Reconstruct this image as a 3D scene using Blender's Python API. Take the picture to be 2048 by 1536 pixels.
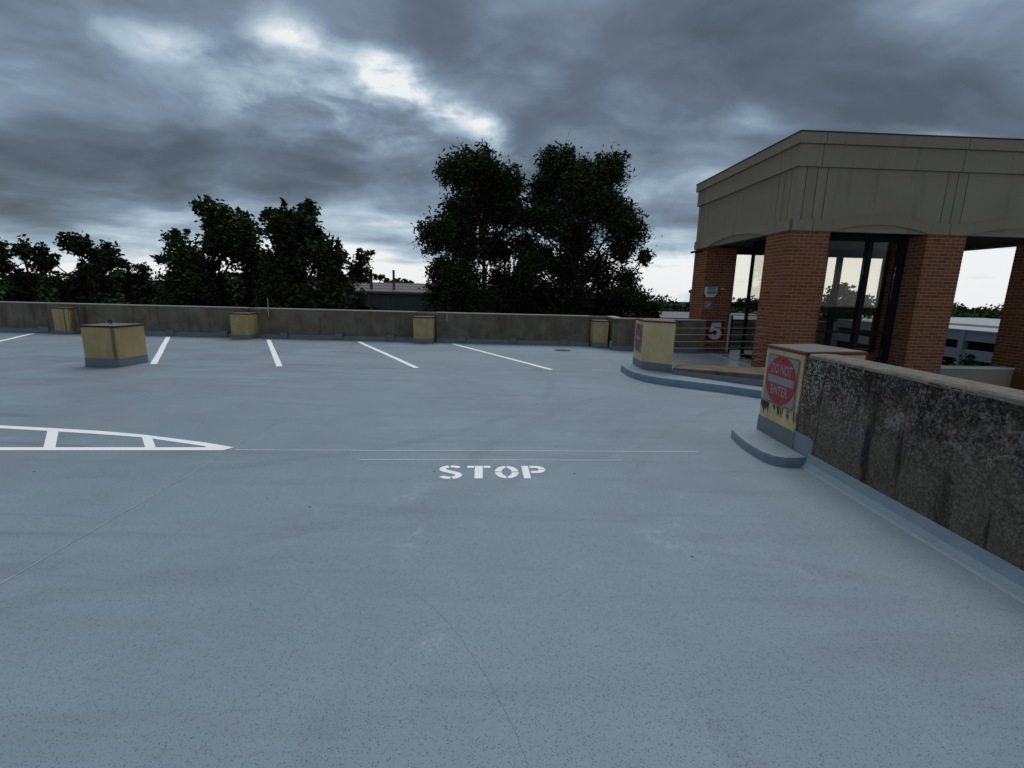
import bpy, bmesh, math, random
import numpy as np
from mathutils import Vector, Matrix
R = math.radians
for o in list(bpy.data.objects):
    bpy.data.objects.remove(o)
scene = bpy.context.scene
COL = scene.collection

# ------------------------------------------------------------------ camera
EYE = 1.6
cam = bpy.data.cameras.new('camera')
cam.sensor_width = 36.0
cam.lens = 945.0 / 2048.0 * 36.0
cam.clip_start = 0.05
cam.clip_end = 6000
camo = bpy.data.objects.new('camera', cam)
COL.objects.link(camo)
camo.matrix_world = (Matrix.Translation((0, 0, EYE)) @ Matrix.Rotation(R(90) - math.atan(184 / 945.0), 4, 'X')
                     @ Matrix.Rotation(R(1.39), 4, 'Z'))
scene.camera = camo

# ------------------------------------------------------------------ exposure
scene.view_settings.view_transform = 'Standard'
scene.view_settings.look = 'None'
scene.view_settings.gamma = 1.0
scene.view_settings.exposure = 0.4
scene.view_settings.use_curve_mapping = False

# ------------------------------------------------------------------ node helper
class NT:
    def __init__(s, tree):
        s.t = tree; s.n = tree.nodes; s.l = tree.links
    def add(s, typ, ins=None, **props):
        nd = s.n.new(typ)
        for k, v in props.items():
            setattr(nd, k, v)
        for k, v in (ins or {}).items():
            sock = nd.inputs[k]
            if hasattr(v, 'is_output') or isinstance(v, bpy.types.NodeSocket):
                s.l.new(v, sock)
            else:
                sock.default_value = v
        return nd
    def math(s, op, a, b=0.0, c=0.0, clamp=False):
        nd = s.add('ShaderNodeMath', {0: a, 1: b, 2: c}, operation=op)
        nd.use_clamp = clamp
        return nd.outputs[0]
    def vmath(s, op, a, b=(0, 0, 0), sc=None):
        ins = {0: a, 1: b}
        nd = s.add('ShaderNodeVectorMath', ins, operation=op)
        if sc is not None:
            nd.inputs['Scale'].default_value = sc
        return nd.outputs['Value'] if op in ('LENGTH', 'DOT_PRODUCT', 'DISTANCE') else nd.outputs[0]
    def noise(s, vec, scale, detail=4.0, rough=0.5, dist=0.0):
        return s.add('ShaderNodeTexNoise', {'Vector': vec, 'Scale': scale, 'Detail': detail,
                                            'Roughness': rough, 'Distortion': dist}).outputs['Fac']
    def voro(s, vec, scale, feature='F1', rand=1.0):
        return s.add('ShaderNodeTexVoronoi', {'Vector': vec, 'Scale': scale, 'Randomness': rand}, feature=feature).outputs['Distance']
    def mapping(s, vec, loc=(0, 0, 0), rot=(0, 0, 0), scale=(1, 1, 1)):
        return s.add('ShaderNodeMapping', {'Vector': vec, 'Location': loc, 'Rotation': rot, 'Scale': scale}).outputs[0]
    def step(s, v, lo, hi, a=0.0, b=1.0):
        nd = s.add('ShaderNodeMapRange', {'Value': v, 'From Min': lo, 'From Max': hi, 'To Min': a, 'To Max': b},
                   interpolation_type='SMOOTHSTEP')
        return nd.outputs['Result']
    def mix(s, fac, a, b, blend='MIX'):
        nd = s.add('ShaderNodeMix', data_type='RGBA', blend_type=blend)
        for sock, v in ((nd.inputs[0], fac), (nd.inputs[6], a), (nd.inputs[7], b)):
            if isinstance(v, bpy.types.NodeSocket):
                s.l.new(v, sock)
            else:
                sock.default_value = v if not isinstance(v, tuple) else (v + (1.0,) if len(v) == 3 else v)
        return nd.outputs[2]
    def ramp(s, fac, stops):
        nd = s.add('ShaderNodeValToRGB', {'Fac': fac})
        e = nd.color_ramp.elements
        while len(e) < len(stops):
            e.new(0.5)
        for el, (p, c) in zip(e, stops):
            el.position = p; el.color = tuple(c) + (1.0,)
        return nd.outputs['Color']

# ------------------------------------------------------------------ world: overcast sky with a low broken cloud deck
SUN_EL, SUN_AZ = R(64), R(8)
world = bpy.data.worlds.new('World')
scene.world = world
world.use_nodes = True
w = NT(world.node_tree)
w.n.clear()
sky = w.add('ShaderNodeTexSky', sky_type='NISHITA')
sky.sun_disc = False
sky.sun_elevation = SUN_EL
sky.sun_rotation = SUN_AZ
dirv = w.add('ShaderNodeTexCoord').outputs['Generated']
sep = w.add('ShaderNodeSeparateXYZ', {0: dirv})
dz = w.math('MAXIMUM', sep.outputs['Z'], 0.0)
k = w.math('ADD', dz, 0.24)
uv = w.add('ShaderNodeCombineXYZ', {0: w.math('DIVIDE', sep.outputs['X'], k), 1: w.math('DIVIDE', sep.outputs['Y'], k), 2: 0.0}).outputs[0]
warp = w.add('ShaderNodeTexNoise', {'Vector': uv, 'Scale': 0.8, 'Detail': 3.0}).outputs['Color']
uvw = w.vmath('ADD', uv, w.vmath('SCALE', w.vmath('SUBTRACT', warp, (0.5, 0.5, 0.5)), sc=0.45))
def cloud_break(cx, cy, ang, lx, ly):
    m = w.mapping(uvw, (0, 0, 0), (0, 0, 0), (1, 1, 1))
    m = w.vmath('SUBTRACT', m, (cx, cy, 0))
    m = w.mapping(m, (0, 0, 0), (0, 0, -ang), (1, 1, 1))
    m = w.mapping(m, (0, 0, 0), (0, 0, 0), (1 / lx, 1 / ly, 0))
    return w.step(w.vmath('LENGTH', m), 1.0, 0.0)
nA = w.noise(w.mapping(uvw, (1.126, -1.51, 0.4), (0, 0, R(35)), (0.8, 1.15, 1)), 0.8, 5.0, 0.48, 0.3)
nB = w.noise(w.mapping(uvw, (-12.208, 1.179, 5.0)), 2.6, 6.0, 0.52, 0.3)
t = w.math('ADD', w.math('MULTIPLY', w.math('SUBTRACT', nA, 0.5), 1.75), w.math('MULTIPLY', w.math('SUBTRACT', nB, 0.5), 0.75))
nC = w.noise(w.mapping(uvw, (-18.529, 0.054, 2.0), (0, 0, R(-25)), (0.8, 1.2, 1)), 1.7, 4.0, 0.5, 0.2)
billow = w.math('SUBTRACT', 0.22, w.math('ABSOLUTE', w.math('SUBTRACT', w.math('MULTIPLY', nC, 2.0), 1.0)))
t = w.math('ADD', t, w.math('MULTIPLY', billow, 0.35))
t = w.math('ADD', t, 0.285)
BREAKS = [(-0.39, 1.45, R(80), 0.24, 0.15, 0.62), (-0.17, 1.70, R(50), 0.42, 0.15, 0.36), (-0.40, 1.62, R(60), 0.55, 0.36, 0.30), (-0.04, 1.95, R(65), 0.40, 0.15, 0.22),
          (-0.58, 1.28, R(60), 0.16, 0.12, 0.50), (-0.90, 1.28, R(20), 0.22, 0.14, 0.26), (-0.68, 1.62, R(55), 0.65, 0.40, 0.26),
          (1.30, 1.56, R(-10), 0.36, 0.10, 0.34), (0.73, 1.63, R(30), 0.24, 0.10, 0.16), (0.05, 2.35, R(75), 0.45, 0.18, 0.26)]
nD = w.noise(w.mapping(uvw, (2.7, 9.3, 1.0)), 6.5, 6.0, 0.6, 0.4)
t = w.math('ADD', t, w.math('MULTIPLY', w.math('SUBTRACT', nD, 0.5), 0.22))
edge = w.step(w.math('ADD', w.math('MULTIPLY', nB, 0.6), w.math('MULTIPLY', nD, 0.4)), 0.36, 0.60, 0.45, 1.2)
for cx, cy, ang, lx, ly, amp in BREAKS:
    t = w.math('ADD', t, w.math('MULTIPLY', w.math('MULTIPLY', cloud_break(cx, cy, ang, lx, ly), amp), edge))
# brighter clear strip just above the horizon, cut by thin flat cloud bands
band = w.noise(w.mapping(dirv, (0.3, 0.1, 0.2), (0, 0, 0), (2.2, 2.2, 26)), 1.0, 4.0, 0.5, 0.3)
hz = w.math('ADD', dz, w.math('MULTIPLY', w.math('SUBTRACT', band, 0.5), 0.13))
hor = w.step(hz, 0.165, 0.012)
hor = w.math('MULTIPLY', hor, w.step(sep.outputs['X'], -0.75, -0.2, 0.62, 1.0))
t = w.math('ADD', t, w.math('MULTIPLY', hor, 0.90))
cloud = w.ramp(t, [(0.0, (0.066, 0.088, 0.112)), (0.22, (0.108, 0.143, 0.182)), (0.45, (0.196, 0.262, 0.338)),
                   (0.72, (0.42, 0.53, 0.62)), (1.0, (0.86, 0.89, 0.90))])
cloud = w.vmath('SCALE', cloud, sc=7.6)
final = w.mix(0.06, cloud, sky.outputs[0])
bg = w.add('ShaderNodeBackground', {'Color': final, 'Strength': 0.1})
w.l.new(bg.outputs[0], w.add('ShaderNodeOutputWorld').inputs['Surface'])

# ------------------------------------------------------------------ sun behind the overcast
sun = bpy.data.lights.new('sun', 'SUN')
sun.energy = 1.5
sun.angle = R(45)
sun.color = (1.0, 0.97, 0.92)
suno = bpy.data.objects.new('sun', sun)
COL.objects.link(suno)
suno.location = (0, 0, 40)
sd = Vector((math.sin(SUN_AZ) * math.cos(SUN_EL), math.cos(SUN_AZ) * math.cos(SUN_EL), math.sin(SUN_EL)))
suno.rotation_euler = sd.to_track_quat('Z', 'Y').to_euler()

# ------------------------------------------------------------------ materials
def new_mat(name, rough=0.8, spec=0.3):
    m = bpy.data.materials.new(name)
    m.use_nodes = True
    t = NT(m.node_tree)
    b = t.n['Principled BSDF']
    b.inputs['Roughness'].default_value = rough
    b.inputs['Specular IOR Level'].default_value = spec
    return m, t, b

def pos(t):
    return t.add('ShaderNodeNewGeometry').outputs['Position']

def bump(t, b, height, strength, dist):
    nd = t.add('ShaderNodeBump', {'Height': height, 'Strength': strength, 'Distance': dist})
    t.l.new(nd.outputs[0], b.inputs['Normal'])

def simple(name, col, rough=0.7, spec=0.3, var=0.25, scale=6.0, bmp=0.0, bscale=60.0, metal=0.0):
    m, t, b = new_mat(name, rough, spec)
    p = pos(t)
    n = t.noise(p, scale, 5.0, 0.6)
    c = t.mix(n, tuple(v * (1 - var) for v in col), tuple(v * (1 + var) for v in col))
    t.l.new(c, b.inputs['Base Color'])
    b.inputs['Metallic'].default_value = metal
    if bmp:
        bump(t, b, t.noise(p, bscale, 4.0), bmp, 0.01)
    return m

def deck_material():
    m, t, b = new_mat('deck_coating', 0.55, 0.28)
    p = pos(t)
    big = t.noise(p, 0.35, 4.0, 0.55, 0.4)
    mid = t.noise(p, 2.2, 5.0, 0.6, 0.3)
    roll = t.noise(t.mapping(p, (0, 0, 0), (0, 0, R(4)), (0.35, 3.2, 1)), 1.3, 5.0, 0.6, 0.6)
    c = t.mix(t.step(big, 0.3, 0.7), (0.174, 0.233, 0.280), (0.208, 0.273, 0.323))
    c = t.mix(t.math('MULTIPLY', t.step(mid, 0.35, 0.75), 0.35), c, (0.240, 0.314, 0.370))
    c = t.mix(t.math('MULTIPLY', t.step(roll, 0.48, 0.72), 0.55), c, (0.155, 0.202, 0.238))
    # darker, purple-ish blotches towards the left
    sp = t.add('ShaderNodeSeparateXYZ', {0: p})
    left = t.math('MULTIPLY', t.step(sp.outputs['X'], -0.5, -6.0), t.step(t.noise(p, 0.9, 3.0), 0.35, 0.7))
    c = t.mix(t.math('MULTIPLY', left, 0.8), c, (0.175, 0.195, 0.240))
    # dark smears left by the squeegee on the left side
    sm = t.noise(t.mapping(p, (3.3, 1.1, 0), (0, 0, R(-3)), (0.22, 2.6, 1)), 1.0, 4.0, 0.55, 1.2)
    smk = t.math('MULTIPLY', t.step(sm, 0.56, 0.70), t.step(sp.outputs['X'], -1.0, -4.0))
    c = t.mix(t.math('MULTIPLY', smk, 0.7), c, (0.12, 0.145, 0.185))
    # rubbed pale dust
    du = t.math('MULTIPLY', t.step(t.noise(p, 1.1, 6.0, 0.65, 1.0), 0.56, 0.74), t.step(t.noise(p, 14.0, 4.0, 0.7), 0.42, 0.62))
    c = t.mix(t.math('MULTIPLY', du, 0.35), c, (0.42, 0.51, 0.58))
    # aggregate pits
    v = t.voro(p, 125.0)
    sel = t.noise(p, 40.0, 2.0)
    pit = t.math('MULTIPLY', t.step(v, 0.34, 0.14), t.step(sel, 0.40, 0.56))
    c = t.mix(t.math('MULTIPLY', t.step(t.noise(p, 70.0, 3.0, 0.7), 0.40, 0.66), 0.30), c, (0.150, 0.200, 0.25))
    c = t.mix(t.math('MULTIPLY', pit, 0.45), c, (0.085, 0.112, 0.14))
    # faint tyre turning marks
    for cx, cy, r_, wd, al in ((-4.2, 8.6, 4.9, 0.10, 0.30), (-4.2, 8.6, 6.35, 0.10, 0.24), (6.4, 2.2, 5.6, 0.11, 0.30), (6.4, 2.2, 7.1, 0.11, 0.26), (0.3, -3.2, 6.0, 0.09, 0.22), (-1.0, 6.4, 1.55, 0.05, 0.22)):
        q = t.vmath('SUBTRACT', p, (cx, cy, 0.0))
        dd = t.math('ABSOLUTE', t.math('SUBTRACT', t.vmath('LENGTH', q), r_))
        brk = t.step(t.noise(p, 0.8, 4.0, 0.65), 0.42, 0.62)
        tread = t.step(t.noise(p, 28.0, 4.0, 0.75), 0.35, 0.60)
        c = t.mix(t.math('MULTIPLY', t.math('MULTIPLY', t.step(dd, wd, wd * 0.5), al), t.math('MULTIPLY', brk, tread)), c, (0.085, 0.105, 0.125))
    # odd crumbs of dirt
    cr = t.math('MULTIPLY', t.step(t.voro(p, 2.3), 0.035, 0.02), 1.0)
    c = t.mix(cr, c, (0.04, 0.04, 0.045))
    t.l.new(c, b.inputs['Base Color'])
    t.l.new(t.step(big, 0.2, 0.8, 0.48, 0.66), b.inputs['Roughness'])
    fine = t.noise(p, 130.0, 4.0, 0.65)
    hh = t.math('SUBTRACT', t.math('MULTIPLY', fine, 0.6), t.math('MULTIPLY', pit, 0.8))
    bump(t, b, hh, 0.7, 0.005)
    return m

def concrete_wall_mat(name, dark, light, rust=(0.14, 0.075, 0.05), rustamt=0.35):
    m, t, b = new_mat(name, 0.88, 0.2)
    p = pos(t)
    n1 = t.noise(p, 1.7, 5.0, 0.6, 0.3)
    st = t.noise(t.mapping(p, (0, 0, 0), (0, 0, 0), (5.0, 5.0, 0.45)), 1.0, 5.0, 0.6, 0.2)
    c = t.mix(t.step(n1, 0.3, 0.7), dark, light)
    c = t.mix(t.math('MULTIPLY', t.step(st, 0.48, 0.72), 0.6), c, tuple(v * 0.45 for v in dark))
    c = t.mix(t.math('MULTIPLY', t.step(st, 0.42, 0.28), 0.35), c, tuple(v * 1.4 for v in light))
    c = t.mix(t.math('MULTIPLY', t.step(t.noise(p, 1.1, 3.0, 0.5, 1.0), 0.55, 0.72), rustamt), c, rust)
    sp_ = t.step(t.voro(p, 5.0), 0.10, 0.05)
    c = t.mix(t.math('MULTIPLY', sp_, 0.6), c, tuple(v * 0.35 for v in dark))
    t.l.new(c, b.inputs['Base Color'])
    bump(t, b, t.noise(p, 45.0, 5.0, 0.65), 0.4, 0.006)
    return m

def dirty_wall_mat():
    m, t, b = new_mat('algae_blackened_concrete', 0.92, 0.15)
    p = pos(t)
    base = t.noise(p, 3.0, 6.0, 0.65, 0.5)
    fine = t.noise(p, 48.0, 8.0, 0.78, 0.6)
    st = t.noise(t.mapping(p, (0.4, 0.1, 0), (0, 0, 0), (5.5, 5.5, 0.55)), 1.2, 6.0, 0.7, 0.5)
    st2 = t.noise(t.mapping(p, (7.4, 3.1, 0), (0, 0, 0), (11.0, 11.0, 0.7)), 1.0, 4.0, 0.6, 0.3)
    sp = t.add('ShaderNodeSeparateXYZ', {0: p})
    zone = t.step(sp.outputs['Z'], 0.15, 0.85, 0.25, 1.0)
    c = t.mix(t.step(fine, 0.34, 0.66), (0.042, 0.036, 0.027), (0.180, 0.158, 0.122))
    c = t.mix(t.math('MULTIPLY', t.step(base, 0.42, 0.70), 0.6), c, (0.125, 0.114, 0.095))
    # flaked pale patches, thickest next to the yellow stub
    fl = t.voro(t.vmath('ADD', p, t.vmath('SCALE', t.add('ShaderNodeTexNoise', {'Vector': p, 'Scale': 22.0, 'Detail': 4.0}).outputs['Color'], sc=0.05)), 40.0)
    near_post = t.step(sp.outputs['Y'], 3.5, 4.5, 0.35, 1.0)
    flm = t.math('MULTIPLY', t.math('MULTIPLY', t.step(fl, 0.52, 0.38), t.step(t.noise(p, 5.0, 7.0, 0.8, 0.8), 0.44, 0.52)), t.math('MULTIPLY', zone, near_post))
    # black algae blotches
    blz = t.step(t.noise(p, 1.6, 5.0, 0.65, 0.5), 0.36, 0.56)
    bl = t.math('MULTIPLY', t.step(t.noise(p, 22.0, 8.0, 0.82, 0.9), 0.47, 0.55), t.math('MULTIPLY', blz, zone))
    c = t.mix(t.math('MULTIPLY', bl, 0.92), c, (0.008, 0.008, 0.007))
    # soot hanging down from under the top edge in uneven tongues
    tl = t.math('MULTIPLY', t.noise(t.mapping(p, (2.0, 5.0, 0), (0, 0, 0), (3.0, 3.0, 0.05)), 1.0, 5.0, 0.7), 1.15)
    tongue = t.step(t.math('SUBTRACT', sp.outputs['Z'], t.math('SUBTRACT', 1.28, tl)), -0.05, 0.22)
    c = t.mix(t.math('MULTIPLY', tongue, t.step(fine, 0.62, 0.42, 0.25, 0.85)), c, (0.012, 0.012, 0.011))
    c = t.mix(t.math('MULTIPLY', flm, 0.85), c, (0.38, 0.355, 0.31))
    pale = t.math('MULTIPLY', t.math('MULTIPLY', t.step(t.noise(p, 6.0, 7.0, 0.8, 0.6), 0.55, 0.62), t.step(t.noise(p, 55.0, 5.0, 0.7), 0.38, 0.55)), zone)
    c = t.mix(t.math('MULTIPLY', pale, 0.7), c, (0.33, 0.31, 0.27))
    # water streaks
    c = t.mix(t.math('MULTIPLY', t.step(st, 0.53, 0.66), 0.85), c, (0.013, 0.012, 0.011))
    c = t.mix(t.math('MULTIPLY', t.step(st2, 0.60, 0.72), 0.5), c, (0.02, 0.02, 0.018))
    # white specks
    wk = t.math('MULTIPLY', t.step(t.voro(p, 38.0), 0.12, 0.06), t.step(t.noise(p, 6.0, 2.0), 0.56, 0.62))
    c = t.mix(wk, c, (0.42, 0.42, 0.40))
    t.l.new(c, b.inputs['Base Color'])
    bump(t, b, t.math('ADD', fine, t.math('MULTIPLY', flm, 0.5)), 0.75, 0.012)
    return m

def yellow_mat(name, streaky, bright=False):
    m, t, b = new_mat(name, 0.65, 0.3)
    p = pos(t)
    n = t.noise(p, 3.0, 5.0, 0.6)
    c = t.mix(t.step(n, 0.3, 0.7), (0.36, 0.262, 0.115), (0.45, 0.335, 0.162))
    if bright or streaky:
        c = t.mix(t.step(n, 0.3, 0.7), (0.50, 0.385, 0.18), (0.62, 0.50, 0.27))
    st = t.noise(t.mapping(p, (0.2, 0.9, 0), (0, 0, 0), (9.0, 9.0, 0.6)), 1.0, 4.0, 0.6, 0.2)
    c = t.mix(t.math('MULTIPLY', t.step(st, 0.50, 0.72), 0.45), c, (0.20, 0.135, 0.055))
    c = t.mix(t.math('MULTIPLY', t.step(t.noise(p, 9.0, 4.0, 0.7), 0.60, 0.72), 0.35), c, (0.56, 0.45, 0.26))
    chip = t.math('MULTIPLY', t.step(t.noise(p, 16.0, 6.0, 0.75), 0.60, 0.64), t.step(t.noise(p, 2.3, 3.0), 0.48, 0.62))
    c = t.mix(t.math('MULTIPLY', chip, 0.8), c, (0.21, 0.19, 0.155))
    if not streaky:
        # rust runs from the cap edge down two of the stubs
        sx = t.add('ShaderNodeSeparateXYZ', {0: t.vmath('ADD', p, t.vmath('SCALE', t.add('ShaderNodeTexNoise', {'Vector': t.mapping(p, (0, 0, 0), (0, 0, 0), (2, 2, 3)), 'Scale': 2.0}).outputs['Color'], sc=0.05))})
        for x0, wd in ((-7.565, 0.055), (-13.70, 0.05), (-13.52, 0.03)):
            d_ = t.math('ABSOLUTE', t.math('SUBTRACT', sx.outputs['X'], x0))
            c = t.mix(t.math('MULTIPLY', t.step(d_, wd, wd * 0.3), 0.75), c, (0.105, 0.070, 0.030))
    if streaky:
        sp = t.add('ShaderNodeSeparateXYZ', {0: p})
        dr = t.noise(t.mapping(p, (0, 3.7, 0), (0, 0, 0), (3.0, 13.0, 2.0)), 1.0, 5.0, 0.7, 0.6)
        lim = t.math('ADD', 0.22, t.math('MULTIPLY', t.noise(t.mapping(p, (0, 1.2, 0), (0, 0, 0), (1.0, 17.0, 0.2)), 1.0, 3.0), 0.28))
        dm = t.math('MULTIPLY', t.math('MULTIPLY', t.step(dr, 0.43, 0.50), t.step(t.math('SUBTRACT', sp.outputs['Z'], lim), -0.02, 0.03)), t.step(sp.outputs['Z'], 0.50, 0.44))
        c = t.mix(t.math('MULTIPLY', dm, 0.95), c, (0.015, 0.014, 0.011))
        mo = t.math('MULTIPLY', t.step(t.noise(p, 12.0, 5.0, 0.7), 0.52, 0.66), t.step(sp.outputs['Y'], 4.80, 4.62))
        c = t.mix(t.math('MULTIPLY', mo, 0.6), c, (0.05, 0.055, 0.025))
    t.l.new(c, b.inputs['Base Color'])
    bump(t, b, t.noise(p, 50.0, 4.0, 0.6), 0.25, 0.006)
    return m

def brick_mat():
    m, t, b = new_mat('red_brick', 0.85, 0.2)
    p = pos(t)
    oi = t.add('ShaderNodeObjectInfo').outputs['Random']
    isl = t.add('ShaderNodeNewGeometry').outputs['Random Per Island']
    r = t.math('FRACT', t.math('ADD', oi, t.math('MULTIPLY', isl, 7.31)))
    c = t.ramp(r, [(0.0, (0.155, 0.050, 0.024)), (0.35, (0.205, 0.068, 0.030)), (0.7, (0.250, 0.090, 0.040)), (1.0, (0.175, 0.066, 0.036))])
    c = t.mix(t.math('MULTIPLY', t.step(t.noise(p, 30.0, 5.0, 0.7), 0.4, 0.7), 0.35), c, (0.11, 0.04, 0.02))
    t.l.new(c, b.inputs['Base Color'])
    bump(t, b, t.noise(p, 80.0, 4.0, 0.6), 0.4, 0.004)
    return m

def leaf_mat(name, c0, c1):
    m, t, b = new_mat(name, 0.75, 0.08)
    isl = t.add('ShaderNodeNewGeometry').outputs['Random Per Island']
    c = t.mix(isl, c0, c1)
    t.l.new(c, b.inputs['Base Color'])
    return m

def glass_mat():
    m = bpy.data.materials.new('tinted_glass')
    m.use_nodes = True
    t = NT(m.node_tree); t.n.clear()
    tr = t.add('ShaderNodeBsdfTransparent', {'Color': (0.965, 0.955, 0.915, 1)})
    gl = t.add('ShaderNodeBsdfGlossy', {'Color': (0.9, 0.9, 0.9, 1), 'Roughness': 0.02})
    fr = t.math('MULTIPLY', t.add('ShaderNodeFresnel', {'IOR': 1.45}).outputs[0], 0.28)
    mx = t.add('ShaderNodeMixShader', {0: fr, 1: tr.outputs[0], 2: gl.outputs[0]})
    t.l.new(mx.outputs[0], t.add('ShaderNodeOutputMaterial').inputs[0])
    return m

M = {}
M['deck'] = deck_material()
M['kerb'] = simple('kerb_coating', (0.19, 0.25, 0.30), 0.55, 0.3, 0.2, 5.0, 0.4, 50.0)
M['coat'] = simple('shaded_blue_coating', (0.150, 0.178, 0.195), 0.55, 0.35, 0.18, 5.0, 0.3, 70.0)  # kerb coating again, colour darkened for the weaker light on upright faces
M['parapet'] = concrete_wall_mat('parapet_concrete', (0.115, 0.095, 0.066), (0.200, 0.170, 0.122))
M['ledge'] = simple('ledge_concrete', (0.36, 0.345, 0.31), 0.85, 0.2, 0.25, 4.0, 0.3)
M['dirty'] = dirty_wall_mat()
M['dirtytop'] = simple('worn_wall_top', (0.150, 0.142, 0.125), 0.95, 0.1, 0.8, 13.0, 0.8, 30.0)
M['yellow'] = yellow_mat('yellow_paint', False)
M['yellow_bright'] = yellow_mat('bright_yellow_paint', False, True)
M['yellow_stained'] = yellow_mat('stained_yellow_paint', True)
M['red_edge'] = simple('dark_red_paint', (0.17, 0.022, 0.022), 0.6, 0.3, 0.3, 12.0)
M['maroon_edge'] = simple('maroon_paint', (0.045, 0.012, 0.010), 0.7, 0.3, 0.3, 12.0)
M['captop'] = simple('cap_concrete', (0.135, 0.130, 0.123), 0.9, 0.2, 0.45, 7.0, 0.4)
M['white'] = simple('road_paint', (0.84, 0.88, 0.89), 0.6, 0.3, 0.04, 20.0, 0.3, 120.0)
def worn_paint():
    m, t, b = new_mat('worn_road_paint', 0.6, 0.3)
    p = pos(t)
    wear = t.math('MULTIPLY', t.step(t.noise(p, 45.0, 5.0, 0.75), 0.60, 0.70), t.step(t.noise(p, 2.5, 3.0), 0.40, 0.62))
    c = t.mix(t.noise(p, 5.0, 4.0), (0.76, 0.81, 0.83), (0.88, 0.91, 0.92))
    c = t.mix(t.math('MULTIPLY', wear, 0.7), c, (0.30, 0.38, 0.43))
    t.l.new(c, b.inputs['Base Color'])
    bump(t, b, t.noise(p, 120.0, 4.0, 0.6), 0.4, 0.004)
    return m
M['white'] = worn_paint()
def faded_chalk():
    m, t, b = new_mat('faded_chalk', 0.8, 0.15)
    p = pos(t)
    f = t.step(t.noise(p, 3.5, 6.0, 0.7), 0.38, 0.66)
    c = t.mix(f, (0.22, 0.285, 0.33), (0.46, 0.53, 0.57))
    t.l.new(c, b.inputs['Base Color'])
    return m
M['faded_chalk'] = faded_chalk()
M['chalk'] = simple('chalk', (0.58, 0.66, 0.70), 0.9, 0.1, 0.35, 30.0)
M['crack'] = simple('scratch', (0.155, 0.205, 0.245), 0.9, 0.1, 0.3, 40.0)
def fascia_mat():
    m, t, b = new_mat('beige_precast', 0.88, 0.15)
    p = pos(t)
    oi = t.add('ShaderNodeObjectInfo').outputs['Random']
    c = t.mix(oi, (0.268, 0.222, 0.157), (0.305, 0.254, 0.182))
    c = t.mix(t.math('MULTIPLY', t.step(t.noise(p, 0.9, 5.0, 0.6, 0.4), 0.40, 0.70), 0.45), c, (0.245, 0.200, 0.140))
    st = t.noise(t.mapping(p, (0.3, 0.7, 0), (0, 0, 0), (6.0, 6.0, 0.4)), 1.0, 5.0, 0.6, 0.3)
    c = t.mix(t.math('MULTIPLY', t.step(st, 0.54, 0.74), 0.5), c, (0.175, 0.145, 0.105))
    c = t.mix(t.math('MULTIPLY', t.step(t.noise(p, 60.0, 4.0, 0.7), 0.45, 0.7), 0.25), c, (0.20, 0.165, 0.12))
    t.l.new(c, b.inputs['Base Color'])
    bump(t, b, t.noise(p, 90.0, 4.0), 0.3, 0.006)
    return m
M['fascia'] = fascia_mat()
M['fascia_joint'] = simple('joint_sealant', (0.07, 0.066, 0.055), 0.9, 0.1, 0.1)
M['brick'] = brick_mat()
M['mortar'] = simple('mortar', (0.36, 0.215, 0.135), 0.95, 0.1, 0.2, 30.0, 0.3)
M['black'] = simple('black_frame', (0.010, 0.010, 0.011), 0.7, 0.15, 0.2)
M['ceiling'] = simple('dark_soffit', (0.08, 0.075, 0.07), 0.9, 0.1, 0.15)
M['glass'] = glass_mat()
M['walk'] = simple('walkway_concrete', (0.125, 0.150, 0.170), 0.32, 0.45, 0.4, 1.3, 0.2)
M['walk_light'] = simple('walkway_pale_strip', (0.50, 0.54, 0.57), 0.5, 0.3, 0.12, 5.0)
M['beam'] = concrete_wall_mat('beam_concrete', (0.10, 0.080, 0.057), (0.165, 0.135, 0.098), (0.11, 0.075, 0.045), 0.3)
M['steel'] = simple('steel_cable', (0.42, 0.40, 0.37), 0.4, 0.5, 0.15, 10.0, metal=0.6)
M['lightrail'] = simple('pale_rail', (0.45, 0.46, 0.47), 0.45, 0.4, 0.1)
M['sign_grey'] = simple('reflective_sheet', (0.23, 0.245, 0.245), 0.4, 0.4, 0.12, 25.0)
M['sign_red'] = simple('sign_red', (0.34, 0.026, 0.036), 0.45, 0.4, 0.15, 14.0)
M['sign_dark'] = simple('sign_border', (0.03, 0.03, 0.032), 0.5, 0.4, 0.1)
M['sign_maroon'] = simple('sign_maroon', (0.17, 0.014, 0.014), 0.5, 0.4, 0.12, 10.0)
M['sign_white'] = simple('sign_white', (0.66, 0.68, 0.67), 0.5, 0.4, 0.06, 10.0)
M['exit_box'] = simple('exit_plastic', (0.62, 0.64, 0.60), 0.5, 0.4, 0.06)
M['exit_green'] = simple('exit_green', (0.10, 0.24, 0.15), 0.5, 0.4, 0.1)
M['ada_plate'] = simple('plate_blue', (0.17, 0.20, 0.26), 0.5, 0.4, 0.1)
M['bark'] = simple('bark', (0.045, 0.036, 0.028), 0.95, 0.1, 0.3, 8.0)
M['leaf_oak'] = leaf_mat('oak_leaf', (0.014, 0.026, 0.008), (0.036, 0.060, 0.016))
M['leaf_long'] = leaf_mat('long_leaf', (0.014, 0.026, 0.008), (0.036, 0.060, 0.016))
M['leaf_dark'] = leaf_mat('dark_leaf', (0.010, 0.018, 0.007), (0.024, 0.040, 0.012))
M['leaf_wood'] = leaf_mat('wood_leaf', (0.012, 0.028, 0.009), (0.032, 0.060, 0.017))
M['metal_roof'] = simple('grey_metal_roof', (0.062, 0.062, 0.058), 0.6, 0.4, 0.12, 1.0)
M['metal_wall'] = simple('brown_grey_cladding', (0.070, 0.067, 0.060), 0.7, 0.3, 0.12, 1.0)
M['garage'] = simple('pale_garage_concrete', (0.19, 0.21, 0.24), 0.85, 0.2, 0.12, 0.6)
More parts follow.
